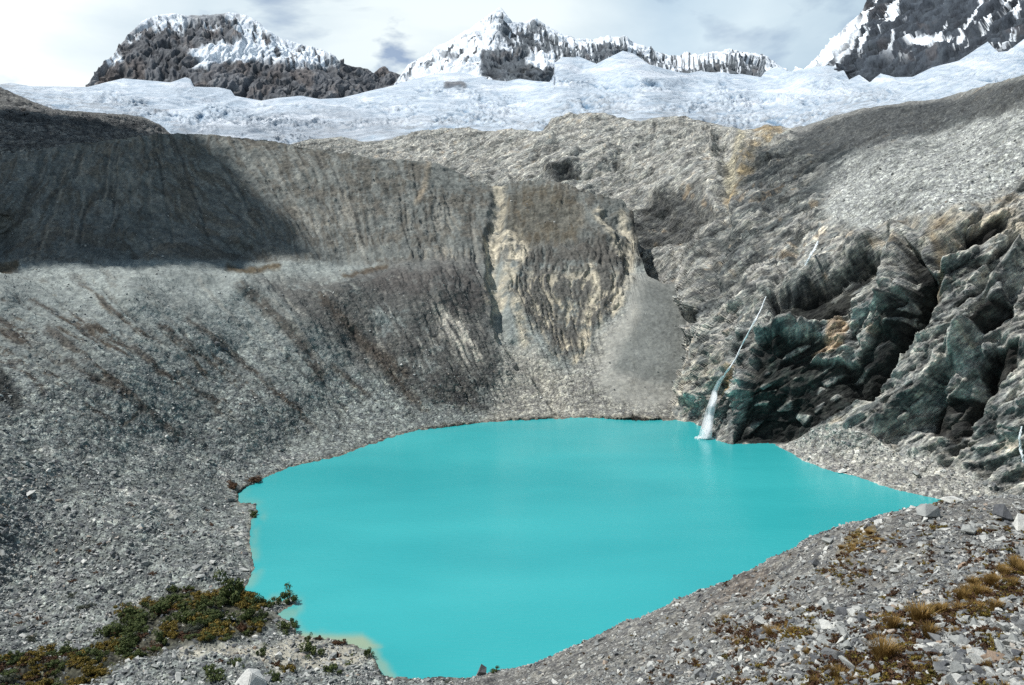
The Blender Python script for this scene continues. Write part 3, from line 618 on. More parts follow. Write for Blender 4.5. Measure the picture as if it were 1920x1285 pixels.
c = lerp(c, [0.46, 0.44, 0.38], zone(wpx, wpy, [(1265,790),(1275,740),(1300,680),(1345,640),(1365,680),(1330,760),(1300,792)], 9)*sm(fin, 0.35, 0.6)*0.7)
c *= (1 + 0.38*g1 + 0.35*g2 + 0.55*g3 + rockw*(0.3*f2 + 0.2*f3))[..., None]
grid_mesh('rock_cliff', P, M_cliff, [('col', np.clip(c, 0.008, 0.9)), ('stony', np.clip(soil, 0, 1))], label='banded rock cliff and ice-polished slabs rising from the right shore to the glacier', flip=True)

# ================================================================== GLACIER
Gtop = curve([(-420,128),(-100,150),(0,158),(20,155),(60,162),(165,163),(232,147),(320,155),(355,143),(363,163),(430,165),(440,180),(490,189),(520,184),(565,180),(600,186),(640,184),(690,172),(740,160),(770,150),(810,140),(850,136),(885,132),(904,138),(915,150),(950,153),(975,148),(1000,152),(1030,154),(1038,140),(1040,118),(1058,104),(1071,101),(1095,110),(1118,120),(1168,95),(1190,101),(1218,121),(1269,135),(1290,138),(1317,132),(1333,134),(1355,129),(1390,139),(1427,145),(1434,135),(1460,125),(1480,134),(1531,125),(1547,124),(1568,116),(1580,128),(1592,150),(1611,140),(1631,155),(1651,137),(1678,145),(1711,144),(1748,127),(1798,114),(1828,94),(1852,78),(1872,98),(1890,96),(1920,74),(2200,-40),(2500,-160)])
Gbot = curve([(-420,230),(0,240),(150,290),(300,300),(600,300),(1200,275),(1400,285),(1500,275),(1700,230),(1900,190),(2500,60)])
gc = [(-400,135,1700),(-400,225,950),(0,160,1750),(0,235,1050),(160,165,1900),(160,215,1250),(160,285,900),(320,155,2100),(300,220,1400),(300,290,960),(440,182,2100),(450,250,1250),(450,298,1000),
 (600,186,2150),(600,240,1500),(600,295,1080),(740,160,2450),(740,215,1700),(740,290,1060),(850,138,2600),(850,200,1850),(850,285,1020),(970,150,2450),(970,190,1900),(970,240,1300),(970,280,960),
 (1040,120,2600),(1118,120,2600),(1168,96,2750),(1118,160,2150),(1118,210,1350),(1118,270,900),(1290,138,2500),(1290,180,1800),(1290,220,1150),(1290,270,820),(1430,145,2350),(1430,190,1650),(1430,245,900),(1430,280,720),
 (1540,125,2100),(1560,180,1300),(1560,225,820),(1650,137,1600),(1650,180,1100),(1650,225,640),(1800,114,1250),(1800,150,900),(1800,200,560),(1920,76,1100),(1920,120,750),(1920,185,450),(2200,-38,900),(2200,110,420),(2480,-150,800),(2480,60,350)]
S = Sheet(-420, 2500, 2.0, Gtop, Gbot, 170, TPS(gc), crease=30)
P = S.pos(); S.skirt(260, 90); P = S.P; PX, PY = S.PX, S.PY
X, Y, Z = P[..., 0], P[..., 1], P[..., 2]
nrm = grid_normals(P); nrm *= np.sign(nrm[..., 2:3] + 1e-9)
wp = fbm(X/400, Y/400, None, 3, 405)
rgh = sm(fbm(PX/120, PY/30, None, 3, 406), -0.2, 0.2)*sm(PY - Gtop(PX), 6, 45)                     # icefalls and smoother snow between them
gx = PX + 60*fbm(PX/150, PY/50, None, 3, 407); gy = PY + 10*fbm(PX/120, PY/40, None, 3, 408) - 0.10*np.abs(PX - 1150)*0.3
cre = fbm(gx/30, gy/7.0, None, 5, 411, 0.6, True); cr2 = fbm(gx/12, gy/3.0, None, 4, 412, 0.62)
disp = ((cre-0.45)*(3 + 13*rgh) + cr2*2.2*(0.4+rgh) + fbm(gx/130, gy/22, None, 3, 421)*13)*np.clip(Y/1600, 0.15, 1.1)
disp *= (0.15 + 0.85*sm(np.arange(P.shape[0]) - 8.0, 0, 10))[:, None]
P = P + nrm*disp[..., None]; P[..., 2] += 0
S.P = P; SG = S
wpx = PX + 20*fbm(PX/40, PY/18, None, 4, 421); wpy = PY + 9*fbm(PX/50, PY/20, None, 4, 422)
c = np.zeros(P.shape) + np.array([0.56, 0.63, 0.70])
c = lerp(c, [0.19, 0.29, 0.40], sm(cre+cr2*.5, 0.60, 0.28)*(0.25+0.75*rgh))  # grey-blue shade of the crevasse hollows put into the ice colour
dirty = sm(wpy - np.interp(PX, S.px, Ctop(S.px)), -52, -8)
c = lerp(c, [0.33, 0.35, 0.37], dirty*sm(fbm(X/50, Y/30, None, 4, 441), -0.15, 0.25)*0.75*(1-sm(PX, 1600, 1750)))
c = lerp(c, [0.36, 0.39, 0.43], zone(wpx, wpy, [(330,235),(500,215),(640,205),(760,225),(740,260),(560,270),(330,260)], 12)*0.6)
c = lerp(c, [0.10, 0.09, 0.09], (stroke(wpx, wpy, [(835,157),(868,160)], 5, 4) + stroke(wpx, wpy, [(290,212),(325,200)], 2.5, 2))*0.8)
c = lerp(c, [0.76, 0.80, 0.85], sm(fbm(gx/90+4, gy/12, None, 4, 451), 0.0, 0.25)*0.75*(1-dirty*.7))
grid_mesh('glacier', P, M_ice, [('col', np.clip(c, 0.01, 0.9))], label='white crevassed glacier spread below the snowy peaks', flip=True)

# ================================================================== PEAKS
def peak(name, label, x0, x1, top, bot, ctl, seed, snowf, rock=(0.085, 0.088, 0.095), fl=(40, 260), amp=34, jag=3.0, lean=0.25):
    tp = curve(top)
    topj = lambda x: tp(x) + jag*0.8*fbm(x/14.0, x*0, None, 4, seed, 0.6)
    S = Sheet(x0, x1, 1.3, topj, curve(bot), 170, TPS(ctl), crease=20)
    P = S.pos(); S.skirt(500, 420); P = S.P; PX, PY = S.PX, S.PY
    X, Y, Z = P[..., 0], P[..., 1], P[..., 2]
    nrm = grid_normals(P); nrm *= -np.sign((nrm*(P - np.array([0, 0, CAMZ]))).sum(-1, keepdims=True) + 1e-12)
    wv = fbm(X/200, Y/200, Z/200, 3, seed+5)
    flu = fbm((X + lean*Z)/fl[0] + wv*2.5, Z/fl[1] + wv, Y/300, 4, seed+11, 0.5, True)
    brk = fbm(X/110, Z/80, Y/160, 4, seed+21, 0.55)
    q_ = np.stack([X + lean*Z, Y, Z*0.6], -1) + 30*np.stack([brk, wv, flu*0], -1)
    f1, e1 = facets(q_/75.0, seed+41); f2, e2 = facets(q_/28.0, seed+42)
    disp = f1*amp*0.35 + f2*amp*0.16 + (flu-0.45)*amp*0.55 + brk*amp*0.6
    disp *= (0.2 + 0.8*sm(np.arange(P.shape[0]) - 8.0, 0, 12))[:, None]
    P = P + nrm*disp[..., None]
    n2 = grid_normals(P); n2 *= np.sign((n2*nrm).sum(-1, keepdims=True))
    d = dict(PX=PX, PY=PY, X=X, Y=Y, Z=Z, flu=flu, brk=brk, nz=n2[..., 2], top=np.interp(PX, S.px, S.top), s=seed)
    sn, tint = snowf(d)
    c = np.zeros(P.shape) + np.array(rock)
    c = lerp(c, [0.16, 0.115, 0.09], np.clip(tint, 0, 1)*0.5)
    c *= (1 + 0.7*brk + 0.3*(flu-0.45) + 0.35*f2)[..., None]
    c = lerp(c, [0.80, 0.86, 0.93], np.clip(sn, 0, 1))
    grid_mesh(name, P, M_mount, [('col', np.clip(c, 0.01, 0.95)), ('stony', np.clip(sn, 0, 1))], label=label, flip=True)
def snow1(d):
    PX, PY = d['PX'], d['PY']
    wx = PX + 9*fbm(PX/14, PY/14, None, 4, 3); wy = PY + 8*fbm(PX/12, PY/16, None, 4, 4)
    below = PY - d['top']
    cap = sm(below + 26*fbm(PX/7, PY/60, None, 3, 6), 22, 4)*np.interp(PX, [240, 275, 340, 360, 420, 430, 620, 640], [0.2, 1, 1, .3, .3, 1, 1, 0])
    streak = sm(fbm(PX/10 - PY/22, PY/26, None, 3, 8, 0.5), -0.16, 0.04)
    z1 = zone(wx, wy, [(270,35),(345,30),(350,60),(320,62),(290,55)], 6)*streak
    z2 = zone(wx, wy, [(440,30),(475,32),(530,80),(630,100),(632,118),(560,130),(480,110),(440,60)], 8)*sm(streak+0.15, 0.1, 0.6)
    z3 = zone(wx, wy, [(355,95),(400,83),(490,80),(500,100),(440,122),(360,127),(372,108),(352,100)], 4)
    z4 = zone(wx, wy, [(200,112),(225,98),(232,120),(205,128)], 4)*streak + zone(wx, wy, [(235,75),(262,62),(272,72),(245,85)], 4)*streak + zone(wx, wy, [(380,40),(410,45),(415,60),(385,55)], 5)*streak
    t = sm(fbm(PX/40, PY/40, None, 3, 9), 0.0, 0.3)*0.6 + sm(PX, 260, 190)*0.8
    return np.clip(np.maximum.reduce([cap, z1, z2, z3*0.95, z4]), 0, 1), t
peak('mountain', 'broad flat-topped dark rock mountain with patchy snow at the left', 120, 775,
 [(120,190),(150,180),(165,163),(180,140),(215,100),(245,60),(262,45),(275,35),(300,27),(330,25),(355,30),(400,28),(430,24),(460,27),(475,35),(500,55),(530,75),(560,82),(600,92),(620,100),(635,115),(660,125),(690,130),(700,138),(712,128),(722,124),(730,134),(745,138),(775,150)],
 [(120,215),(775,225)],
 [(165,163,2350),(165,210,2250),(245,60,2620),(280,100,2500),(300,200,2300),(330,25,2800),(350,90,2560),(365,160,2350),(430,24,2850),(430,80,2640),(430,125,2500),(440,180,2330),(440,215,2280),(490,55,2800),(550,82,2850),(540,130,2600),(540,200,2350),(620,100,2850),(620,150,2600),(620,210,2380),(700,138,2850),(700,215,2500),(760,150,2850),(760,215,2600)],
 601, snow1, rock=(0.112, 0.118, 0.130), fl=(34, 240))
def snow2(d):
    PX, PY = d['PX'], d['PY']
    wx = PX + 8*fbm(PX/12, PY/12, None, 4, 13); wy = PY + 7*fbm(PX/12, PY/14, None, 4, 14)
    below = PY - d['top']
    left = sm(PX, 945, 925)
    dg = fbm((PX + PY*0.75)/9.5, (PX - PY)/60, None, 3, 18, 0.5)               # ribs slanting down to the left
    sl = sm(dg, -0.24, -0.08)
    fr = fbm((PX - PY*0.25)/6.0, PY/30, None, 3, 19, 0.55)                  # near-vertical flutes on the right ridge
    sr = sm(fr + 0.42*sm(below, 30, 2) - 0.12, -0.05, 0.16)
    s = left*sl + (1-left)*sr
    rk = zone(wx, wy, [(905,95),(930,90),(960,100),(1000,120),(1035,128),(1034,152),(960,152),(905,146),(900,125)], 4)
    rk += zone(wx, wy, [(935,45),(955,50),(985,75),(1010,95),(1040,90),(1030,102),(975,98),(945,80)], 4)*sm(fr, 0.16, -0.05)
    rk += zone(wx, wy, [(985,48),(1003,38),(1022,52),(1005,62),(985,56)], 3)*0.9
    rk += zone(wx, wy, [(818,90),(830,108),(850,112),(862,100)], 3)*0.7
    s = s*(1 - np.clip(rk, 0, 1))
    s = np.maximum(s, zone(wx, wy, [(938,70),(962,92),(945,96),(938,88)], 3)*0.9)
    s = np.maximum(s, zone(wx, wy, [(985,108),(1040,100),(1045,122),(1010,124),(985,116)], 3))
    s = np.maximum(s, sm(below + 5*fr*4, 9, 3)*sm(PX, 1185, 1170)*sm(PX, 790, 830)*0.9)
    gt = Gtop(PX); s = np.maximum(s, sm(PY - gt + 16, 0, 14)*np.interp(PX, [750, 775, 890, 903, 1450, 1465], [0, 1, 1, 0, 0, 1]))
    return s, sm(fbm(PX/30, PY/30, None, 3, 29), 0.1, 0.35)*0.45
peak('mountain', 'pointed snow-streaked summit with a long fluted ridge running right', 735, 1500,
 [(735,170),(745,150),(765,122),(790,108),(820,88),(840,78),(870,60),(885,52),(905,35),(925,22),(938,13),(948,25),(960,42),(985,42),(1003,32),(1020,45),(1045,60),(1075,72),(1110,75),(1140,70),(1170,69),(1200,85),(1225,95),(1250,103),(1290,107),(1320,103),(1360,97),(1400,98),(1430,103),(1450,118),(1465,128),(1500,140)],
 [(735,215),(850,210),(900,190),(1040,190),(1080,150),(1180,140),(1260,165),(1500,180)],
 [(745,165,2700),(745,210,2600),(765,122,2950),(850,75,3050),(850,135,2700),(850,205,2600),(938,13,3150),(925,80,2820),(910,130,2620),(910,185,2560),(960,60,3000),(985,42,3150),(1003,32,3150),(1010,75,3020),(1030,120,2620),(1030,150,2560),(1030,188,2540),(1035,100,2850),
  (1110,75,3150),(1110,115,2880),(1118,148,2800),(1170,69,3150),(1175,100,2900),(1180,138,2850),(1250,103,3050),(1250,135,2750),(1250,160,2700),(1360,97,3000),(1360,135,2700),(1360,170,2600),(1450,118,2950),(1450,170,2550),(1500,140,2900)],
 701, snow2, rock=(0.100, 0.116, 0.134), fl=(30, 300), amp=30, jag=3.4, lean=0.6)
def snow3(d):
    PX, PY = d['PX'], d['PY']
    wx = PX + 10*fbm(PX/16, PY/16, None, 4, 33); wy = PY + 9*fbm(PX/14, PY/18, None, 4, 34)
    below = PX - np.interp(PY, [-300, 0, 25, 45, 80, 100, 130], [1740, 1625, 1615, 1590, 1560, 1540, 1500])
    dg = fbm((wx + wy*0.6)/15, wy/110 - wx/260, None, 4, 38, 0.5)
    s = sm(dg + 0.25*fbm(PX/70, PY/50, None, 2, 39), 0.15, 0.20)*sm(PY, 120, 80)
    s = np.maximum(s, sm(below + 26*dg, 42, 20)*(1-sm(dg, 0.12, 0.2)*0.6)*sm(PX, 1625, 1600))
    s = np.maximum(s, stroke(wx, wy, [(1705,78),(1735,76),(1765,74)], 6, 3))
    s = np.maximum(s, stroke(wx, wy, [(1560,120),(1590,95),(1610,60)], 4, 3)*0.8)
    return s, sm(fbm(PX/40, PY/40, None, 3, 49), 0.1, 0.4)*0.3
peak('mountain', 'steep dark rock wall with slanting snow gullies in the top right corner', 1490, 2500,
 [(1490,138),(1510,128),(1540,100),(1560,80),(1590,45),(1615,25),(1625,0),(1640,-40),(1720,-160),(1850,-260),(2100,-330),(2500,-420)],
 [(1490,170),(1580,185),(1640,185),(1760,165),(1860,130),(1920,110),(2200,10),(2500,-110)],
 [(1500,135,2400),(1500,170,2100),(1580,60,2500),(1580,120,2000),(1585,180,1850),(1625,0,2500),(1640,-40,2600),(1650,80,2000),(1650,150,1700),(1750,-180,2500),(1750,0,1950),(1750,120,1550),(1850,90,1450),(1850,-100,1900),(1850,-260,2400),(1920,80,1350),(1920,0,1500),(2200,-20,1150),(2200,-330,2100),(2480,-150,1000),(2480,-400,2000)],
 801, snow3, rock=(0.042, 0.052, 0.066), fl=(26, 170), amp=30, jag=3.0, lean=0.9)

# ================================================================== WATER
def water():
    xs = np.arange(300, 2300, 5.0); ys = np.arange(770, 1500, 4.0)
    PX, PY = np.meshgrid(xs, ys)
    P = unproj(PX, PY, plane_Y(PX, PY, 0)); P[..., 2] = 0
    d = polydist(PX, PY, SHORE_L, False)
    wx = PX + 10*fbm(PX/30, PY/20, None, 4, 901); wy = PY + 6*fbm(PX/30, PY/20, None, 4, 902)
    sh = sm(d, 24, 0)*sm(PY, 880, 980)*0.35*sm(fbm(PX/25, PY/25, None, 2, 903), -0.3, 0.2)
    sh = np.maximum(sh, zone(wx, wy, [(545,1185),(600,1190),(680,1192),(712,1212),(690,1222),(560,1215),(500,1180)], 9)*0.8)
    sh = np.maximum(sh, stroke(wx, wy, [(698,1225),(720,1255),(730,1275)], 10, 9)*0.5)
    sh = np.maximum(sh, stroke(wx, wy, [(520,1155),(548,1150)], 10, 8)*0.4)
    m, t, b = new_mat('glacial_water')
    at = nd(t, 'ShaderNodeAttribute', attribute_name='silt'); geo = nd(t, 'ShaderNodeNewGeometry')
    mpn = nd(t, 'ShaderNodeMapping'); mpn.inputs['Scale'].default_value = (0.4, 1, 1); t.links.new(geo.outputs['Position'], mpn.inputs[0])
    n = nd(t, 'ShaderNodeTexNoise', i_Scale=0.022, i_Detail=3.0, i_Roughness=0.5); t.links.new(mpn.outputs[0], n.inputs['Vector'])
    r = ramp(t, n.outputs[0], [(0.35, (0.026, 0.325, 0.345)), (0.65, (0.042, 0.39, 0.405))])
    c = mixc(t, at.outputs['Fac'], r.outputs[0], (0.33, 0.36, 0.22))
    t.links.new(c, b.inputs['Base Color'])
    mp2 = nd(t, 'ShaderNodeMapping'); mp2.inputs['Scale'].default_value = (0.35, 1.4, 1); mp2.inputs['Rotation'].default_value = (0, 0, R(14)); t.links.new(geo.outputs['Position'], mp2.inputs[0])
    n2 = nd(t, 'ShaderNodeTexNoise', i_Scale=0.9, i_Detail=4.0, i_Roughness=0.55); t.links.new(mp2.outputs[0], n2.inputs['Vector'])
    bp = nd(t, 'ShaderNodeBump'); bp.inputs['Strength'].default_value = 0.6; bp.inputs['Distance'].default_value = 0.14
    t.links.new(n2.outputs[0], bp.inputs['Height']); t.links.new(bp.outputs[0], b.inputs['Normal'])
    rz = nd(t, 'ShaderNodeTexNoise', i_Scale=0.03, i_Detail=5.0, i_Roughness=0.6, i_Distortion=0.6); t.links.new(mpn.outputs[0], rz.inputs['Vector'])
    t.links.new(ramp(t, rz.outputs[0], [(0.4, (0.10,)*3), (0.6, (0.26,)*3)]).outputs[0], b.inputs['Roughness'])
    b.inputs['IOR'].default_value = 1.33; b.inputs['Specular IOR Level'].default_value = 0.5
    grid_mesh('lake_water', P, m, [('silt', sh)], label='opaque turquoise glacial lake', flip=True)
water()

# ================================================================== FOREGROUND SLOPE
Ftop = curve([(400,1460),(650,1330),(735,1300),(790,1290),(850,1280),(900,1266),(1000,1243),(1100,1203),(1200,1164),(1300,1118),(1400,1074),(1460,1040),(1500,1012),(1560,988),(1650,966),(1700,952),(1760,940),(1830,934),(1920,930),(2100,915),(2500,880),(3400,840)])
Fbot = curve([(400,2300),(3400,2300)])
fc = [(3300,850,19),(3300,1285,7.5),(3300,2200,3),(400,1460,56),(700,1310,56),(850,1280,56),(850,1340,44),(1000,1243,54),(1000,1300,40),(1100,1203,52),(1100,1285,33),(1300,1118,50),(1300,1200,32),(1300,1285,23),(1500,1012,46),(1500,1100,30),(1500,1200,20.5),(1500,1285,16),
 (1650,966,44),(1650,1050,29),(1650,1150,20),(1650,1285,14.5),(1760,940,42),(1760,1050,26),(1760,1180,17.5),(1760,1285,13.8),(1920,930,38),(1920,1000,28),(1920,1100,20),(1920,1285,13),(2200,910,32),(2200,1285,11.5),(2480,890,26),(2480,1285,9.5),
 (400,2200,6.2),(1000,2200,4.4),(1500,2200,3.6),(2000,2200,3.3),(2480,2200,3.2),(1300,1600,11),(1700,1600,8),(2200,1600,7)]
S = Sheet(400, 3300, 2.5, Ftop, Fbot, 380, TPS(fc), tpow=1.6)
P = S.pos(); S.skirt(95, 94, n=16, ex=0.88); P = S.P; PX, PY = S.PX, S.PY
X, Y, Z = P[..., 0], P[..., 1], P[..., 2]
nrm = grid_normals(P); nrm *= np.sign(nrm[..., 2:3] + 1e-9)
sc_ = np.clip(Y/40, 0.2, 1.0)
disp = fbm(X/7, Y/7, Z/7, 4, 951)*1.1*sc_ + fbm(X/2.2, Y/2.2, Z/2.2, 4, 952, 0.6)*0.35*sc_ + fbm(X/0.6, Y/0.6, Z/0.6, 3, 953)*0.09
disp *= np.where(np.arange(P.shape[0])[:, None] < 30, 0.5, 1.0)
P = P + nrm*disp[..., None]
S.P = P; SF = S
g1 = fbm(X/5, Y/5, Z/5, 4, 961); g2 = fbm(X/1.2, Y/1.2, Z/1.2, 3, 962)
wpx = PX + 20*fbm(PX/40, PY/40, None, 4, 971); wpy = PY + 16*fbm(PX/40, PY/40, None, 4, 972)
c = np.zeros(P.shape) + np.array([0.235, 0.232, 0.218])
moss = zone(wpx, wpy, [(1560,1060),(1590,1010),(1650,1000),(1655,1030),(1600,1055)], 8)
brn = np.clip(zone(wpx, wpy, [(1780,1115),(1930,1050),(1960,1120),(1850,1140),(1700,1200),(1640,1190),(1660,1150)], 16) + zone(wpx, wpy, [(1600,1230),(1720,1220),(1760,1290),(1500,1300),(1520,1260)], 16)
      + zone(wpx, wpy, [(1340,1180),(1480,1160),(1520,1195),(1380,1210)], 12) + zone(wpx, wpy, [(1540,1075),(1620,1060),(1640,1080),(1560,1092)], 8), 0, 1)
c = lerp(c, [0.10, 0.055, 0.03], np.clip(brn*sm(g2+g1, -0.3, 0.1) + 0.55*sm(g1, 0.1, 0.35)*sm(PX, 1200, 1400), 0, 1)*0.8)
c = lerp(c, [0.15, 0.105, 0.035], moss*0.9)
c *= (1 + 0.3*g1 + 0.4*g2)[..., None]
grid_mesh('foreground_hillside', P, M_fore, [('col', np.clip(c, 0.01, 0.9)), ('stony', np.clip(1 - 0.7*brn - 0.8*moss, 0.1, 1))], label='rubble-strewn near hillside dropping to the lake', flip=True)

# ================================================================== ROCKS
def rock_mesh(seed, flat=1.0, n=15, mat=None, cuts=True):
    r = random.Random(seed); bm = bmesh.new()
    for i in range(n):
        v = Vector((r.gauss(0, 1), r.gauss(0, 1), r.gauss(0, 1))).normalized()
        q = r.uniform(0.68, 1.05)
        bm.verts.new((v.x*q*0.62, v.y*q*0.48, v.z*q*0.42*flat))
    res = bmesh.ops.convex_hull(bm, input=bm.verts[:])
    junk = [g for g in res.get('geom_interior', []) + res.get('geom_unused', []) if isinstance(g, bmesh.types.BMVert) and g.is_valid]
    if junk: bmesh.ops.delete(bm, geom=list(set(junk)), context='VERTS')
    bmesh.ops.dissolve_limit(bm, angle_limit=R(14), verts=bm.verts[:], edges=bm.edges[:])
    bmesh.ops.bevel(bm, geom=bm.edges[:], offset=0.014, segments=1, affect='EDGES', clamp_overlap=True)
    bmesh.ops.triangulate(bm, faces=[f for f in bm.faces if len(f.verts) > 4])
    me = bpy.data.meshes.new('rock'); bm.to_mesh(me); bm.free()
    me.materials.append(mat or M_rock)
    return me
rock_coll = bpy.data.collections.new('rock_kinds')
ROCKS = []
for i in range(12):
    me = rock_mesh(100+i, flat=(0.6, 0.9, 1.15)[i % 3], n=(8, 10, 12, 9)[i % 4]); ROCKS.append(me)
    o = bpy.data.objects.new('rock_kind', me); rock_coll.objects.link(o)
def rubble(name, pts, scl, rot, label, coll=None, kinds=12):
    coll = coll or rock_coll; gname = 'scatter_' + coll.name
    me = bpy.data.meshes.new(name); n = len(pts)
    me.vertices.add(n); me.vertices.foreach_set('co', pts.reshape(-1).astype(np.float32))
    a = me.attributes.new('scl', 'FLOAT_VECTOR', 'POINT'); a.data.foreach_set('vector', scl.reshape(-1).astype(np.float32))
    a = me.attributes.new('rot', 'FLOAT_VECTOR', 'POINT'); a.data.foreach_set('vector', rot.reshape(-1).astype(np.float32))
    a = me.attributes.new('kindno', 'INT', 'POINT'); a.data.foreach_set('value', rng.integers(0, kinds, n).astype(np.int32))
    o = bpy.data.objects.new(name, me); COL.objects.link(o); o['kind'] = 'stuff'; o['label'] = label
    ng = bpy.data.node_groups.get(gname)
    if ng is None:
        ng = bpy.data.node_groups.new(gname, 'GeometryNodeTree')
        ng.interface.new_socket('Geometry', in_out='INPUT', socket_type='NodeSocketGeometry')
        ng.interface.new_socket('Geometry', in_out='OUTPUT', socket_type='NodeSocketGeometry')
        gi = ng.nodes.new('NodeGroupInput'); go = ng.nodes.new('NodeGroupOutput')
        ip = ng.nodes.new('GeometryNodeInstanceOnPoints'); ci = ng.nodes.new('GeometryNodeCollectionInfo')
        ci.inputs[0].default_value = coll; ci.inputs['Separate Children'].default_value = True; ci.inputs['Reset Children'].default_value = True
        def na(nm, ty):
            q = ng.nodes.new('GeometryNodeInputNamedAttribute'); q.data_type = ty; q.inputs[0].default_value = nm; return q.outputs[0]
        er_ = ng.nodes.new('FunctionNodeEulerToRotation')
        lk = ng.links.new
        lk(gi.outputs[0], ip.inputs['Points']); lk(ci.outputs[0], ip.inputs['Instance']); ip.inputs['Pick Instance'].default_value = True
        lk(na('kindno', 'INT'), ip.inputs['Instance Index']); lk(na('rot', 'FLOAT_VECTOR'), er_.inputs[0]); lk(er_.outputs[0], ip.inputs['Rotation'])
        lk(na('scl', 'FLOAT_VECTOR'), ip.inputs['Scale']); lk(ip.outputs[0], go.inputs[0])
    md = o.modifiers.new('scatter', 'NODES'); md.node_group = ng
    return o
def scatter(S, n, px, py, smin, smax, accept, power=2.2):
    x = rng.uniform(*px, n); y = rng.uniform(*py, n)
    k = rng.uniform(0, 1, n) < accept(x, y); x, y = x[k], y[k]; n = len(x)
    p = S.at(x, y)
    s = smin * (1 - rng.uniform(0, 1, n)*(1 - (smin/smax)**power))**(-1/power)
    s3 = s[:, None]*rng.uniform(0.75, 1.3, (n, 3))
    r = np.stack([rng.normal(0, 0.35, n), rng.normal(0, 0.35, n), rng.uniform(0, 6.283, n)], -1)
    p[:, 2] += s*0.08
    return p, s3, r
# near hillside
def accF(x, y): return (y > np.interp(x, SF.px, SF.top) + 2)*1.0
def accB(x, y): return accF(x, y)*np.interp(fbm(x/60, y/35, None, 3, 915), [-.35, 0.0], [.45, 1.0])
pa = [scatter(SF, 85000, (680, 2000), (925, 1330), 0.05, 0.34, accB, 2.1), scatter(SF, 50000, (2000, 3200), (860, 1330), 0.06, 0.40, accB, 2.2), scatter(SF, 26000, (900, 3000), (1330, 1900), 0.05, 0.34, accB, 2.2), scatter(SF, 2600, (680, 2000), (925, 1330), 0.2, 0.55, accF, 2.8)]
crx = rng.uniform(800, 2600, 3500)
cp = SF.at(crx, np.interp(crx, SF.px, SF.top) + rng.uniform(0, 6, 3500)); cs = 0.12*(1-rng.uniform(0, .97, 3500))**(-1/2.6)
pa.append((cp, cs[:, None]*rng.uniform(.7, 1.3, (3500, 3)), np.stack([rng.normal(0, .4, 3500), rng.normal(0, .4, 3500), rng.uniform(0, 6, 3500)], -1)))
rubble('rubble', *[np.concatenate([q[i] for q in pa]) for i in range(3)], 'loose grey rubble covering the near hillside')
# left scree and far shores
def accM(x, y):
    d = polydist(x, y, LAKE); yt = np.interp(x, SM.px, SM.top)
    a = np.interp(y, [250, 500, 520, 700, 860, 1000], [0.22, 0.25, 0.36, 0.5, 0.9, 1.0])
    v = zone(x, y, [(0,1235),(60,1240),(170,1215),(260,1140),(330,1110),(460,1110),(500,1140),(520,1165),(470,1190),(400,1205),(320,1215),(250,1245),(170,1290),(0,1300)], 6)
    fan = zone(x, y, [(1195,515),(1340,540),(1340,740),(1200,770),(1110,720)], 10)
    return a*(d < -2)*(y > yt+3)*(1-0.75*v)*(1-0.85*fan)
pa = [scatter(SM, 90000, (-200, 1300), (260, 1340), 0.30, 1.6, accM, 2.9), scatter(SM, 5000, (-200, 760), (860, 1330), 0.6, 2.4, accM, 3.2)]
rubble('rubble', *[np.concatenate([q[i] for q in pa]) for i in range(3)], 'loose pale rubble covering the left scree and the far shore')
def accC(x, y):
    d = polydist(x, y, LAKE)
    a = np.maximum(zone(x, y, [(1450,835),(1530,800),(1600,800),(1680,840),(1760,870),(1840,900),(1990,945),(1765,960),(1450,860)], 8), zone(x, y, [(1560,420),(1530,360),(1560,300),(1700,265),(1800,230),(2100,160),(2100,320),(1850,380),(1740,410),(1640,440)], 16)*0.55)
    return a*(d < -1)
pa = [scatter(SC, 30000, (1420, 2100), (180, 960), 0.35, 2.2, accC, 2.5)]
rubble('rubble', *[np.concatenate([q[i] for q in pa]) for i in range(3)], 'loose pale rubble on the right shore and the high apron')

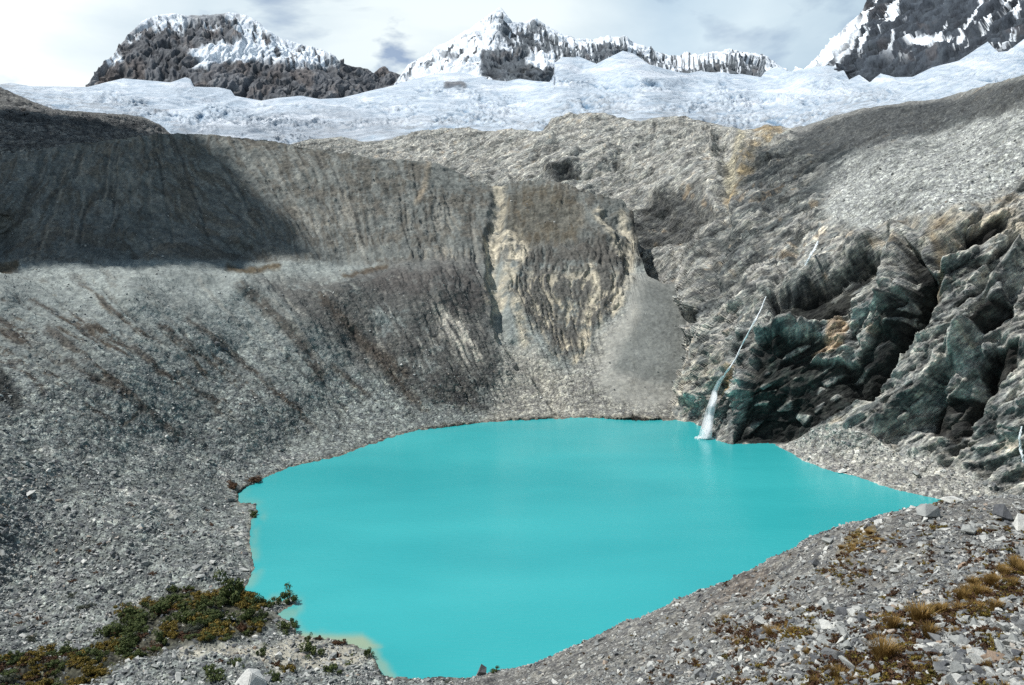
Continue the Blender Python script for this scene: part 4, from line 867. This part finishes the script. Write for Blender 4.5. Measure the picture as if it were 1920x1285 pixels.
def thing(name, me, loc, rot, scl, label, cat, group=None):
    o = bpy.data.objects.new(name, me); COL.objects.link(o); o.location = loc; o.rotation_euler = rot; o.scale = scl
    if label: o['label'] = label
    o['category'] = cat
    if group: o['group'] = group
    return o
def boulder(S, px, py, wpx_, label, hr=0.7, seed=None, rz=None, tilt=0.12, group=None, sink=0.12, yr=0.85, name='boulder'):
    p = S.at(px, py); wm = wpx_/F*p[1]
    seed = seed if seed is not None else int(px*7+py)
    me = rock_mesh(seed, 1.0, 10 + seed % 5)
    r = random.Random(seed)
    s = wm/1.15
    return thing(name, me, (p[0], p[1], p[2] + s*hr*(0.42-sink)), (r.uniform(-tilt, tilt), r.uniform(-tilt, tilt), r.uniform(0, 6.28) if rz is None else rz), (s, s*yr*1.1, s*hr*1.15), label, 'boulder', group)
BL = [
 (SF,1748,982,74,'large flat-topped boulder with a dark hollow front beside the lake on the right ridge',.62),
 (SF,1882,968,44,'tall upright grey boulder standing on the right ridge',1.3),
 (SF,1914,992,52,'dark grey boulder cut by the right edge of the picture below the tall upright boulder',.9),
 (SF,1788,945,50,'pale flat slab lying at the tip where the near ridge meets the lake',.35),
 (SF,1557,1030,36,'boulder with a pale flat top at the ridge edge beside the mossy patch',.6),
 (SF,1444,1106,36,'rounded mid-grey boulder near the ridge edge above the turquoise water',.8),
 (SF,1575,1142,42,'dark-sided grey boulder in the middle of the near hillside',.8),
 (SF,1520,1144,34,'pale low boulder just left of the dark-sided one',.5),
 (SF,1424,1168,46,'broad grey-white boulder above the small brown grass patch',.55),
 (SF,1539,1203,34,'white-topped boulder leaning right, below the brown moss',.75),
 (SF,1797,1205,46,'dark brown overhanging boulder with a shadowed underside near the right edge',.6),
 (SF,1797,1268,46,'rounded speckled white boulder near the bottom right corner',.9),
 (SF,1760,1172,30,'pale blocky boulder right of the orange grass tussocks',.85),
 (SF,1668,1142,32,'light grey boulder left of the long grass band',.8),
 (SF,1596,1162,42,'wide pale boulder half buried on the middle of the near hillside',.5),
 (SF,1425,1142,32,'flattish grey boulder above the broad grey-white one',.5),
 (SF,1728,1036,40,'long pale slab boulder in the upper part of the near hillside',.42),
 (SF,1815,1010,48,'grey angular block below the tall upright boulder',.7),
 (SF,1640,978,30,'small boulder on the ridge crest above the mossy patch',.6),
 (SF,902,1268,26,'pointed upright rock spike on the shore crest at the bottom centre',1.5),
 (SF,1895,1215,40,'white rubbly boulder at the right edge, lower third',.7),
 (SF,1690,1275,34,'pale boulder beside the golden tussock at the bottom',.6),
 (SF,1300,1215,26,'grey boulder on the left shoulder of the near hillside',.7),
 (SF,1395,1235,24,'small pale block on the lower near hillside',.7),
 (SM,345,1284,36,'pale rounded boulder at the bottom edge left of the big white one',.7),
 (SM,238,1134,24,'pale rounded boulder at the left end of the shrub belt',.7),
 (SM,58,926,34,'long pale flat slab lying on the left scree',.28),
 (SM,366,1079,34,'pale tilted slab on the scree above the shrubs',.4),
 (SM,370,1098,28,'second pale slab just below the tilted slab above the shrubs',.35),
 (SM,8,1000,26,'pale block at the left edge of the picture on the scree',.5),
 (SM,120,1040,24,'grey-white block beside the rusty plants on the left scree',.5),
 (SM,407,650,17,'dark greenish boulder high on the left slope',.85),
 (SM,423,659,15,'white boulder touching the dark greenish one high on the left slope',.85),
 (SM,430,1164,34,'smooth pale slab inside the shrub belt',.35),
 (SM,315,818,11,'upright pale boulder on the left slope above the lake',1.1),
 (SM,575,812,9,'lone pale boulder near the far left shore',.9),
 (SM,140,1226,44,'dark low rock ledge above the shrub belt at the left',.3),
 (SC,1716,892,20,'pale cubic boulder on the right talus beach',.85),
 (SC,1578,884,24,'flat pale boulder at the waterline of the right talus beach',.45),
 (SC,1640,868,14,'small pale boulder in the middle of the right talus beach',.6)]
for S_, x, y, wd, lab, hr in BL: boulder(S_, x, y, wd, lab, hr)
def facet_boulder(S, px, py, wpx_, label, V, Fc):
    p = S.at(px, py); k = wpx_/F*p[1]
    me = bpy.data.meshes.new('boulder'); me.from_pydata([[a*k for a in v] for v in V], [], Fc)
    bm = bmesh.new(); bm.from_mesh(me); bmesh.ops.recalc_face_normals(bm, faces=bm.faces[:])
    bmesh.ops.bevel(bm, geom=bm.edges[:], offset=0.02*k, segments=2, affect='EDGES'); bmesh.ops.subdivide_edges(bm, edges=bm.edges[:], cuts=2, use_grid_fill=True)
    for v in bm.verts: v.co += Vector([0.02*k*float(x) for x in (pn(v.co.x*5/k, v.co.y*5/k, v.co.z*5/k, 1), pn(v.co.x*5/k, v.co.y*5/k, v.co.z*5/k, 2), pn(v.co.x*5/k, v.co.y*5/k, v.co.z*5/k, 3))])
    bm.to_mesh(me); bm.free(); me.materials.append(M_pale)
    return thing('boulder', me, tuple(p), (0, 0, 0), (1, 1, 1), label, 'boulder')
M_pale, _t, _b = new_mat('pale_rock')
_tc = nd(_t, 'ShaderNodeTexCoord'); _n = nd(_t, 'ShaderNodeTexNoise', i_Scale=3.0, i_Detail=9.0, i_Roughness=0.7); _t.links.new(_tc.outputs['Object'], _n.inputs['Vector'])
_t.links.new(ramp(_t, _n.outputs[0], [(0.3, (0.42, 0.42, 0.40)), (0.6, (0.68, 0.68, 0.65))]).outputs[0], _b.inputs['Base Color'])
_bp = nd(_t, 'ShaderNodeBump'); _bp.inputs['Strength'].default_value = 0.5; _bp.inputs['Distance'].default_value = 0.2
_t.links.new(_n.outputs[0], _bp.inputs['Height']); _t.links.new(_bp.outputs[0], _b.inputs['Normal']); _b.inputs['Roughness'].default_value = 0.9
facet_boulder(SM, 467, 1284, 74, 'big white angular boulder at the bottom edge left of the lake',
   [(-.5,-.15,-.25),(0.02,-.5,-.25),(.52,-.1,-.25),(.35,.4,-.25),(-.3,.35,-.25),(-.42,0,.02),(-.02,.05,.46),(.12,-.12,.42),(.5,0,.1),(.2,.25,.32),(-.15,.3,.3)],
   [(0,1,7,5),(5,7,6),(1,2,8,7),(7,8,9),(7,9,6),(2,3,9,8),(3,4,10,9),(9,10,6),(4,0,5,10),(10,5,6),(0,4,3,2,1)])
def lumps(S, n, px, py, w0, w1, acc, label, group, seed):
    r = random.Random(seed); k = 0; tries = 0
    base = [rock_mesh(seed+i, 1.0, 9+i) for i in range(6)]
    while k < n and tries < 20000:
        tries += 1
        x = r.uniform(*px); y = r.uniform(*py)
        if not acc(np.array([x]), np.array([y]))[0] > 0.5: continue
        p = S.at(x, y); s = (w0 + (w1-w0)*r.random()**2)/F*p[1]; hr = r.uniform(.4, .9)
        thing('boulder', base[k % 6], (p[0], p[1], p[2]+s*hr*.2), (r.uniform(-.2, .2), r.uniform(-.2, .2), r.uniform(0, 6.28)), (s, s*r.uniform(.7, 1.1), s*hr), label, 'boulder', group); k += 1
lumps(SF, 130, (1000, 1915), (940, 1283), 10, 24, accF, 'grey stone lying loose among the rubble of the near hillside', 'stones on the near hillside', 300)
lumps(SM, 80, (5, 460), (860, 1283), 9, 20, accM, 'pale stone standing out of the finer scree left of the lake', 'stones on the left scree', 330)

# ================================================================== PLANTS
def bush_mesh(seed, mats, n=1500, leaf=0.07, h=0.75):
    """many small leaf quads in uneven clumps over a few woody stems; one unit wide"""
    r = np.random.default_rng(seed)
    k = 11; cen = r.normal(0, 0.24, (k, 3)); cen[:, 2] = np.abs(cen[:, 2])*1.2 + 0.12; cen[:, 2] = np.minimum(cen[:, 2], h*0.8); rad = r.uniform(0.11, 0.22, k)
    ci = r.integers(0, k, n); d = r.normal(0, 1, (n, 3)); d /= np.linalg.norm(d, axis=1)[:, None]
    p = cen[ci] + d*(rad[ci]*r.uniform(0.6, 1.05, n))[:, None]; p[:, 2] = np.maximum(p[:, 2]*h/0.75, 0.01)
    a = r.normal(0, 1, (n, 3)); a /= np.linalg.norm(a, axis=1)[:, None]
    b = np.cross(a, d); b /= np.linalg.norm(b, axis=1)[:, None] + 1e-9
    s = (leaf*r.uniform(0.6, 1.3, n))[:, None]
    V = np.stack([p - a*s*.5, p + b*s*.35, p + a*s*.5, p - b*s*.35], 1).reshape(-1, 3)
    verts = V.tolist(); faces = (np.arange(n*4).reshape(-1, 4)).tolist(); mi = [0]*n
    for c_, rr_ in zip(cen[:7], rad[:7]):                     # stems
        v0 = len(verts); w_ = 0.012
        for (bx, by, bz), q in (((0.04*c_[0], 0.04*c_[1], -0.08), 1.6), ((c_[0], c_[1], c_[2]), .7)):
            for ang in (0, 2.1, 4.2): verts.append([bx+math.cos(ang)*w_*q, by+math.sin(ang)*w_*q, bz])
        for i in range(3): faces.append([v0+i, v0+(i+1) % 3, v0+3+(i+1) % 3, v0+3+i]); mi.append(1)
    me = bpy.data.meshes.new('bush'); me.from_pydata(verts, [], faces)
    for m_ in mats: me.materials.append(m_)
    me.polygons.foreach_set('material_index', mi); me.update()
    return me
BU = {k: [bush_mesh(s+i, [m_, M_bark], 1300, lf, h) for i in range(3)] for k, s, m_, lf, h in
      (('green', 10, M_green, .075, .8), ('gold', 20, M_gold, .08, .6), ('grey', 30, M_grey, .06, .6), ('red', 40, M_red, .07, .45))}
def bush(S, px, py, wpx_, kind, label, group=None, hr=1.0):
    p = S.at(px, py); s = wpx_/F*p[1]/0.95; r = random.Random(int(px*13+py*7))
    return thing('shrub', BU[kind][r.randrange(3)], (p[0], p[1], p[2]-0.03*s), (r.uniform(-.1, .1), r.uniform(-.1, .1), r.uniform(0, 6.28)), (s, s, s*hr), label, 'shrub', group)
NB = [
 (440,1128,64,'green','tallest dark green shrub at the lake edge, top of the shrub belt',1.25),
 (478,1138,36,'green','dark green shrub just right of the tallest one at the water',.9),
 (540,1136,38,'green','spreading green shrub at the tip of the small peninsula',1.1),
 (500,1140,22,'green','narrow dark shrub in the middle of the small peninsula',1.3),
 (536,1182,36,'green','spreading shrub low on the shore south of the peninsula',.9),
 (551,1176,18,'green','thin upright shrub on the shore south of the peninsula',1.6),
 (582,1224,46,'green','olive shrub on the pale sandy flat',.9),
 (578,1204,18,'green','small dark shrub behind the olive shrub on the sandy flat',1.3),
 (598,1200,18,'red','rusty shrub at the sandy shoreline',1.1),
 (634,1208,26,'red','reddish brown shrub on the small spit in the sandy bay',.9),
 (631,1226,18,'red','small rusty shrub at the end of the sandy flat',.9),
 (688,1232,20,'green','dark upright shrub at the tip of the lower spit',1.6),
 (616,1268,34,'green','round dark olive bush on the lower spit near the bottom',1.1),
 (492,1232,24,'green','dark shrub above the big white boulder',1.2),
 (543,1256,26,'gold','yellow-brown shrub right of the big white boulder',1.2),
 (518,1278,32,'green','olive shrub touching the right side of the big white boulder',1.0),
 (520,1242,20,'red','red-topped shrub above the yellow-brown one',1.0),
 (440,1246,26,'green','dark round shrub up and left of the big white boulder',.9),
 (403,1268,48,'green','wide green shrub at the bottom edge left of the big white boulder',.75),
 (404,1240,24,'red','rusty shrub on the pale mound below the shrub belt',.9),
 (57,1206,26,'grey','round grey-green cushion on the left scree',.9),
 (157,1140,28,'grey','wide grey-green shrub on the scree above the belt',.8),
 (135,1126,20,'grey','small grey shrub beside the wide grey-green one',.8),
 (88,1228,34,'gold','dark golden-topped shrub at the left end of the belt',.9),
 (127,1222,26,'green','olive cushion shrub in front of the rock ledge at the left',.9),
 (928,1266,20,'green','little dark shrub beside the rock spike at the bottom centre',.9),
 (840,1271,18,'grey','low grey shrub on the shore crest at the bottom centre',.6),
 (435,912,34,'red','dark brown shrub overhanging the water on the left shore',.7),
 (475,902,36,'red','long dark brown shrub at the waterline of the upper left shore',.6),
 (476,972,22,'green','dark shrub on the small point of the left shore',.7)]
for x, y, wd, k, lab, hr in NB:
    bush(SF if x in (928, 840) else SM, x, y, wd, k, lab, None, hr)
bp_ = [(0,1238),(60,1242),(170,1215),(260,1140),(330,1112),(460,1112),(505,1140),(520,1165),(470,1190),(400,1205),(320,1215),(250,1245),(170,1288),(0,1300)]
r = random.Random(5); cnt = 0
while cnt < 230:
    x = r.uniform(-10, 525); y = r.uniform(1105, 1295)
    if polydist(np.array([x]), np.array([y]), bp_)[0] < r.uniform(-6, 10): continue
    ax = fbm(np.array([x/45.]), np.array([y/45.]), None, 2, 77)[0]
    k = 'gold' if ax > 0.05 and r.random() < .75 else ('green' if r.random() < .7 else ('grey' if r.random() < .4 else 'red'))
    if x < 100 and r.random() < .4: k = 'red'
    lab = {'green': 'dark green shrub packed in the belt left of the lake', 'gold': 'golden-brown shrub packed in the belt left of the lake', 'grey': 'grey-green shrub packed in the belt left of the lake', 'red': 'reddish brown shrub packed in the belt left of the lake'}[k]
    bush(SM, x, y, r.uniform(17, 38), k, lab, {'green': 'dark green shrubs of the belt', 'gold': 'golden shrubs of the belt', 'grey': 'grey-green shrubs of the belt', 'red': 'reddish shrubs of the belt'}[k], r.uniform(.6, 1.1)); cnt += 1
for i in range(46):                                         # loose dwarf shrubs on the scree
    if i < 24: x, y = r.uniform(0, 440), r.uniform(930, 1110)
    elif i < 34: x, y = r.gauss(45, 30), r.gauss(1158, 14)
    else: x, y = r.uniform(330, 700), r.uniform(1205, 1280)
    if polydist(np.array([x]), np.array([y]), LAKE)[0] > -4: continue
    k = 'red' if i < 34 else r.choice(['green', 'red', 'green'])
    bush(SM, x, y, r.uniform(7, 16), k, 'small rust-brown dwarf shrub scattered on the scree left of the lake' if k == 'red' else 'small green dwarf shrub scattered on the sandy ground by the lower spit', 'dwarf shrubs on the scree' if k == 'red' else 'dwarf shrubs by the lower spit', .5)

def tuft_mesh(seed, n=420, h=0.8):
    r = np.random.default_rng(seed); V = []; Fc = []
    for i in range(n):
        a = r.uniform(0, 6.283); rad = 0.16*math.sqrt(r.random()); bx, by = rad*math.cos(a), rad*math.sin(a)
        lean = r.uniform(0.05, 0.5) + rad*1.2; L_ = h*r.uniform(0.55, 1.0); w_ = r.uniform(0.006, 0.011)
        a2 = a + r.normal(0, 0.5); dx, dy = math.cos(a2), math.sin(a2); pxn, pyn = -dy*w_, dx*w_
        v0 = len(V)
        for t_, ww_ in ((0, 1.0), (0.4, .9), (0.75, .6), (1.0, .15)):
            o_ = lean*L_*t_**1.7; zz = L_*t_*(1-0.28*t_*lean)
            V.append([bx+dx*o_-pxn*ww_, by+dy*o_-pyn*ww_, zz]); V.append([bx+dx*o_+pxn*ww_, by+dy*o_+pyn*ww_, zz])
        for j in range(3): Fc.append([v0+2*j, v0+2*j+1, v0+2*j+3, v0+2*j+2])
    me = bpy.data.meshes.new('grass_tussock'); me.from_pydata(V, [], Fc); me.materials.append(M_straw); me.update(); return me
TU = [tuft_mesh(i) for i in range(4)]
def tuft(px, py, wpx_, label, group=None, hr=1.0):
    p = SF.at(px, py); s = wpx_/F*p[1]/0.8; r_ = random.Random(int(px*3+py))
    return thing('grass_tussock', TU[r_.randrange(4)], (p[0], p[1], p[2]-0.02), (r_.uniform(-.1, .1), r_.uniform(-.1, .1), r_.uniform(0, 6.28)), (s, s, s*hr), label, 'grass tussock', group)
for a in [(1655,1246,66,'largest golden grass tussock, standing alone near the bottom right',.95),
          (1568,1277,42,'golden tussock at the bottom edge left of the largest one',.9),
          (1530,1284,30,'brown tussock cut by the bottom edge',.9),
          (1724,1166,66,'wide orange tussock at the lower end of the grass band',.75),
          (1672,1182,36,'upright narrow orange tussock left of the wide one',1.1),
          (1738,1188,40,'small orange tussock directly below the wide one',.9),
          (1764,1148,40,'orange tussock joining the wide one on its right',.8),
          (1793,1140,30,'dark orange tussock in the middle of the grass band',.9),
          (1864,1144,34,'pale golden tussock just below the upper grass band',.9),
          (1447,1190,38,'low yellow-brown tussock on the left of the near hillside',.55),
          (1485,1182,30,'low brown tussock right of the low yellow-brown one',.55),
          (1364,1170,26,'small dark brown tussock near the ridge edge',.5),
          (1790,1186,24,'faint straw tussock above the overhanging boulder',.8)]: tuft(a[0], a[1], a[2], a[3], None, a[4])
for i in range(22):
    t_ = i/21; x = 1800 + 130*t_ + r.gauss(0, 5); y = 1122 - 55*t_ + r.gauss(0, 9)
    tuft(x, y, r.uniform(22, 40), 'straw-coloured tussock merging into the long grass band at the right edge', 'tussocks of the long grass band', r.uniform(.6, .9))
for i in range(40):
    x, y = (r.gauss(1620, 30), r.gauss(1030, 10)) if i < 18 else (r.uniform(1330, 1915), r.uniform(1100, 1283))
    if not accF(np.array([x]), np.array([y]))[0]: continue
    tuft(x, y, r.uniform(9, 18), 'short olive grass tuft in the mossy patch near the ridge crest' if i < 18 else 'tiny brown grass tuft growing between the stones of the near hillside', 'grass of the mossy patch' if i < 18 else 'tiny tufts between the stones', .6)

cov_coll = bpy.data.collections.new('heath_kinds')
for i, me in enumerate([bush_mesh(90, [M_red, M_bark], 260, .13, .5), bush_mesh(91, [M_red, M_bark], 260, .12, .4), bush_mesh(92, [M_gold, M_bark], 240, .13, .4), tuft_mesh(9, 120, 0.5)]):
    cov_coll.objects.link(bpy.data.objects.new('heath_kind', me))
def accH(x, y):
    b_ = np.maximum.reduce([zone(x, y, [(1780,1115),(1930,1050),(1960,1120),(1850,1140),(1700,1200),(1640,1190),(1660,1150)], 16), zone(x, y, [(1600,1230),(1720,1220),(1760,1290),(1500,1300),(1520,1260)], 16), zone(x, y, [(1340,1180),(1480,1160),(1520,1195),(1380,1210)], 12), zone(x, y, [(1540,1075),(1620,1060),(1640,1080),(1560,1092)], 8), zone(x, y, [(1560,1060),(1590,1010),(1650,1000),(1655,1030),(1600,1055)], 8)])
    n_ = sm(fbm(x/55, y/24, None, 4, 917), -0.02, 0.22)
    return accF(x, y)*np.clip(b_*0.9 + n_*0.55*np.interp(x, [1150, 1400], [.3, 1]), 0, 1)
p_, s_, r_ = scatter(SF, 15000, (1000, 2000), (940, 1330), 0.16, 0.4, accH, 2.5)
rubble('heath', p_, s_, r_, 'low reddish brown heath between the stones of the near hillside', cov_coll, 4)

# ================================================================== WATERFALLS
def fall_mat():
    m, t, b = new_mat('falling_water')
    geo = nd(t, 'ShaderNodeNewGeometry'); mpn = nd(t, 'ShaderNodeMapping'); mpn.inputs['Scale'].default_value = (2.2, 2.2, 0.12); t.links.new(geo.outputs['Position'], mpn.inputs[0])
    n = nd(t, 'ShaderNodeTexNoise', i_Scale=1.6, i_Detail=5.0, i_Roughness=0.6); t.links.new(mpn.outputs[0], n.inputs['Vector'])
    b.inputs['Base Color'].default_value = (0.88, 0.93, 0.95, 1); b.inputs['Roughness'].default_value = 0.6; b.inputs['Subsurface Weight'].default_value = 0.0
    b.inputs['Transmission Weight'].default_value = 0.0
    t.links.new(ramp(t, n.outputs[0], [(0.36, (0.45,)*3), (0.58, (0.95,)*3)]).outputs[0], b.inputs['Alpha'])
    return m
M_fall = fall_mat()
def ribbon(pts, out=3.0):
    """pts: (px, py, half-width px) down the cliff; a thick rope of water in front of the rock"""
    pts = np.array(pts, float); tt = np.linspace(0, 1, 70); u = np.linspace(0, 1, len(pts))
    x = np.interp(tt, u, pts[:, 0]) + 0.8*fbm(tt*14, tt*0, None, 2, 3); y = np.interp(tt, u, pts[:, 1]); hw = np.interp(tt, u, pts[:, 2])*(1+0.35*fbm(tt*20, tt*0+5, None, 2, 4))
    base = SC.at(x, y); Yd = base[:, 1].copy() + 30
    q_ = SC.P[10:].reshape(-1, 3); qx, qy = proj(q_)          # nearest rock seen around each point of the fall
    k_ = (qx > x.min()-12) & (qx < x.max()+12) & (qy > y.min()-12) & (qy < y.max()+12); q_, qx, qy = q_[k_], qx[k_], qy[k_]
    Yd = np.array([min([Yd[i]] + list(q_[(abs(qx-x[i]) < 7) & (abs(qy-y[i]) < 6)][:, 1])) for i in range(len(x))])
    Yd = np.convolve(np.pad(np.array([Yd[max(0, i-3):i+4].min() for i in range(len(Yd))]), 3, 'edge'), np.ones(7)/7, 'valid') - out*0.4
    Yd = np.minimum(Yd, plane_Y(x, np.maximum(y, 700), 0.0) - 0.3*(y > 815))
    c = unproj(x, y, Yd); rr_ = hw/F*Yd; V = []; Fc = []; m_ = 6
    for k in range(5):                                # several strands that part and rejoin
        off = fbm(tt*9 + 7*k, tt*0 + k, None, 3, 60+k)*1.8; th_ = rr_*(0.34 + 0.18*fbm(tt*16 + 5*k, tt*0, None, 2, 80+k)); b0 = len(V)
        for i in range(len(x)):
            for j in range(m_):
                a = j/m_*2*math.pi; V.append([c[i, 0]+off[i]*rr_[i]+math.cos(a)*th_[i], c[i, 1]+math.sin(a)*th_[i]*0.6+0.12*k, c[i, 2]])
        for i in range(len(x)-1):
            for j in range(m_): Fc.append([b0+i*m_+j, b0+i*m_+(j+1) % m_, b0+(i+1)*m_+(j+1) % m_, b0+(i+1)*m_+j])
    me = bpy.data.meshes.new('waterfall'); me.from_pydata(V, [], Fc); me.materials.append(M_fall); me.update()
    me.polygons.foreach_set('use_smooth', [True]*len(me.polygons)); return me, c
def wf(pts, label, out=3.0):
    me, c = ribbon(pts, out); return thing('waterfall', me, (0, 0, 0), (0, 0, 0), (1, 1, 1), label, 'waterfall'), c
main, cw = wf([(1437,556,1.6),(1425,585,2.2),(1410,612,2.4),(1395,640,2.2),(1380,672,2.4),(1366,694,3),(1350,716,4),(1342,738,6),(1336,765,7.5),(1330,795,8.5),(1326,822,8.5)], 'long thin white waterfall dropping down the dark cliff into the lake')
wf([(1535,452,3.6),(1528,466,4),(1520,480,3.6),(1510,498,2.4)], 'short white cascade higher up the cliff above the long waterfall', 6.0)
wf([(1917,800,2),(1912,822,3),(1916,850,4),(1922,870,3)], 'small white trickle at the right edge above the talus')
M_mist = M_fall.copy(); M_mist.name = 'mist'
for n_ in M_mist.node_tree.nodes:
    if n_.type == 'VALTORGB':
        n_.color_ramp.elements[0].color = (0.02,)*3 + (1,); n_.color_ramp.elements[1].color = (0.42,)*3 + (1,)
V = []; Fc = []; lowc = cw[38:]
for k in range(3):
    b0 = len(V)
    for i, q in enumerate(lowc):
        rad = (0.6 + 1.3*(i/len(lowc))**1.2)*(1 + 0.2*k)
        for j in range(8):
            a = j/8*2*math.pi + k; V.append([q[0] - 0.5*k*(i/len(lowc)) + math.cos(a)*rad, q[1] + 0.3*k + math.sin(a)*rad*0.5, q[2]])
    for i in range(len(lowc)-1):
        for j in range(8): Fc.append([b0+i*8+j, b0+i*8+(j+1) % 8, b0+(i+1)*8+(j+1) % 8, b0+(i+1)*8+j])
me = bpy.data.meshes.new('mist'); me.from_pydata(V, [], Fc); me.materials.append(M_mist); me.polygons.foreach_set('use_smooth', [True]*len(me.polygons)); me.update()
o = bpy.data.objects.new('mist', me); COL.objects.link(o); o.parent = main
sp = unproj(1322, 822, float(plane_Y(1322, 822, 0)))
bm = bmesh.new(); rs = random.Random(2)
for i in range(70):
    a = rs.uniform(0, 6.28); d_ = abs(rs.gauss(0, 1.5)); s_ = rs.uniform(.15, .5)
    bmesh.ops.create_icosphere(bm, subdivisions=1, radius=s_, matrix=Matrix.Translation((sp[0]+math.cos(a)*d_*1.8, sp[1]+math.sin(a)*d_, max(0, .5-d_*.2)*rs.random())))
me = bpy.data.meshes.new('spray'); bm.to_mesh(me); bm.free(); me.materials.append(M_fall)
o = bpy.data.objects.new('spray', me); COL.objects.link(o); o.parent = main

# ================================================================== CLOUDS overhead (out of view) that shade parts of the valley
M_cloud, _t, _b = new_mat('cloud')
_b.inputs['Base Color'].default_value = (0.8, 0.8, 0.82, 1); _b.inputs['Roughness'].default_value = 1.0
M_thin = M_cloud.copy(); M_thin.name = 'thin_cloud'; M_thin.node_tree.nodes['Principled BSDF'].inputs['Alpha'].default_value = 0.42
def cloud(pts, alt, seed, label, mat=None):
    """pts: ground points (world) whose sunlight this cloud blocks"""
    q = np.array([p + SUN*(alt - p[2])/SUN[2] for p in pts])[:, :2]
    lo, hi = q.min(0)-40, q.max(0)+40; n = 110
    gx, gy = np.meshgrid(np.linspace(lo[0], hi[0], n), np.linspace(lo[1], hi[1], n))
    wx = gx + 26*fbm(gx/70, gy/70, None, 4, seed); wy = gy + 26*fbm(gx/70, gy/70, None, 4, seed+3)
    d = polydist(wx, wy, q); th_ = np.sqrt(np.clip(d, 0, 90)/90)
    ztop = alt + 60*th_*(1+.5*fbm(gx/40, gy/40, None, 4, seed+5)); zbot = alt - 14*th_
    bm_idx = -np.ones((n, n), int); V = []; Fc = []
    ins = d > 0
    cell = ins[:-1, :-1] & ins[1:, :-1] & ins[1:, 1:] & ins[:-1, 1:]
    idx = np.arange(n*n).reshape(n, n)
    Vt = np.stack([gx, gy, ztop], -1).reshape(-1, 3); Vb = np.stack([gx, gy, zbot], -1).reshape(-1, 3)
    V = np.concatenate([Vt, Vb]); ii, jj = np.nonzero(cell)
    qt = np.stack([idx[ii, jj], idx[ii, jj+1], idx[ii+1, jj+1], idx[ii+1, jj]], -1)
    Fc = np.concatenate([qt, qt[:, ::-1] + n*n])
    used = np.unique(Fc); rem = -np.ones(len(V), int); rem[used] = np.arange(len(used))
    me = bpy.data.meshes.new('cloud'); me.from_pydata(V[used].tolist(), [], rem[Fc].tolist()); me.materials.append(mat or M_cloud); me.update()
    o = bpy.data.objects.new('cloud', me); COL.objects.link(o); o['kind'] = 'structure'; o['label'] = label
def gp(S, lst): return [S.at(x, y) for x, y in lst]
cloud(gp(SM, [(-400,505),(-100,505),(60,500),(250,508),(400,506),(470,498),(605,486),(550,430),(475,360),(412,300),(376,253)]) + gp(SC, [(300,262),(150,225),(-50,200),(-400,200)]), 1600, 3, 'cloud overhead whose shadow darkens the left moraine')
cloud(gp(SC, [(1500,250),(1600,215),(1760,190),(1920,146),(2200,70),(2200,170),(1950,205),(1800,235),(1700,265),(1600,300),(1530,330),(1440,380),(1380,350),(1440,290)]), 1650, 9, 'cloud overhead whose shadow darkens the upper right slope', M_thin)
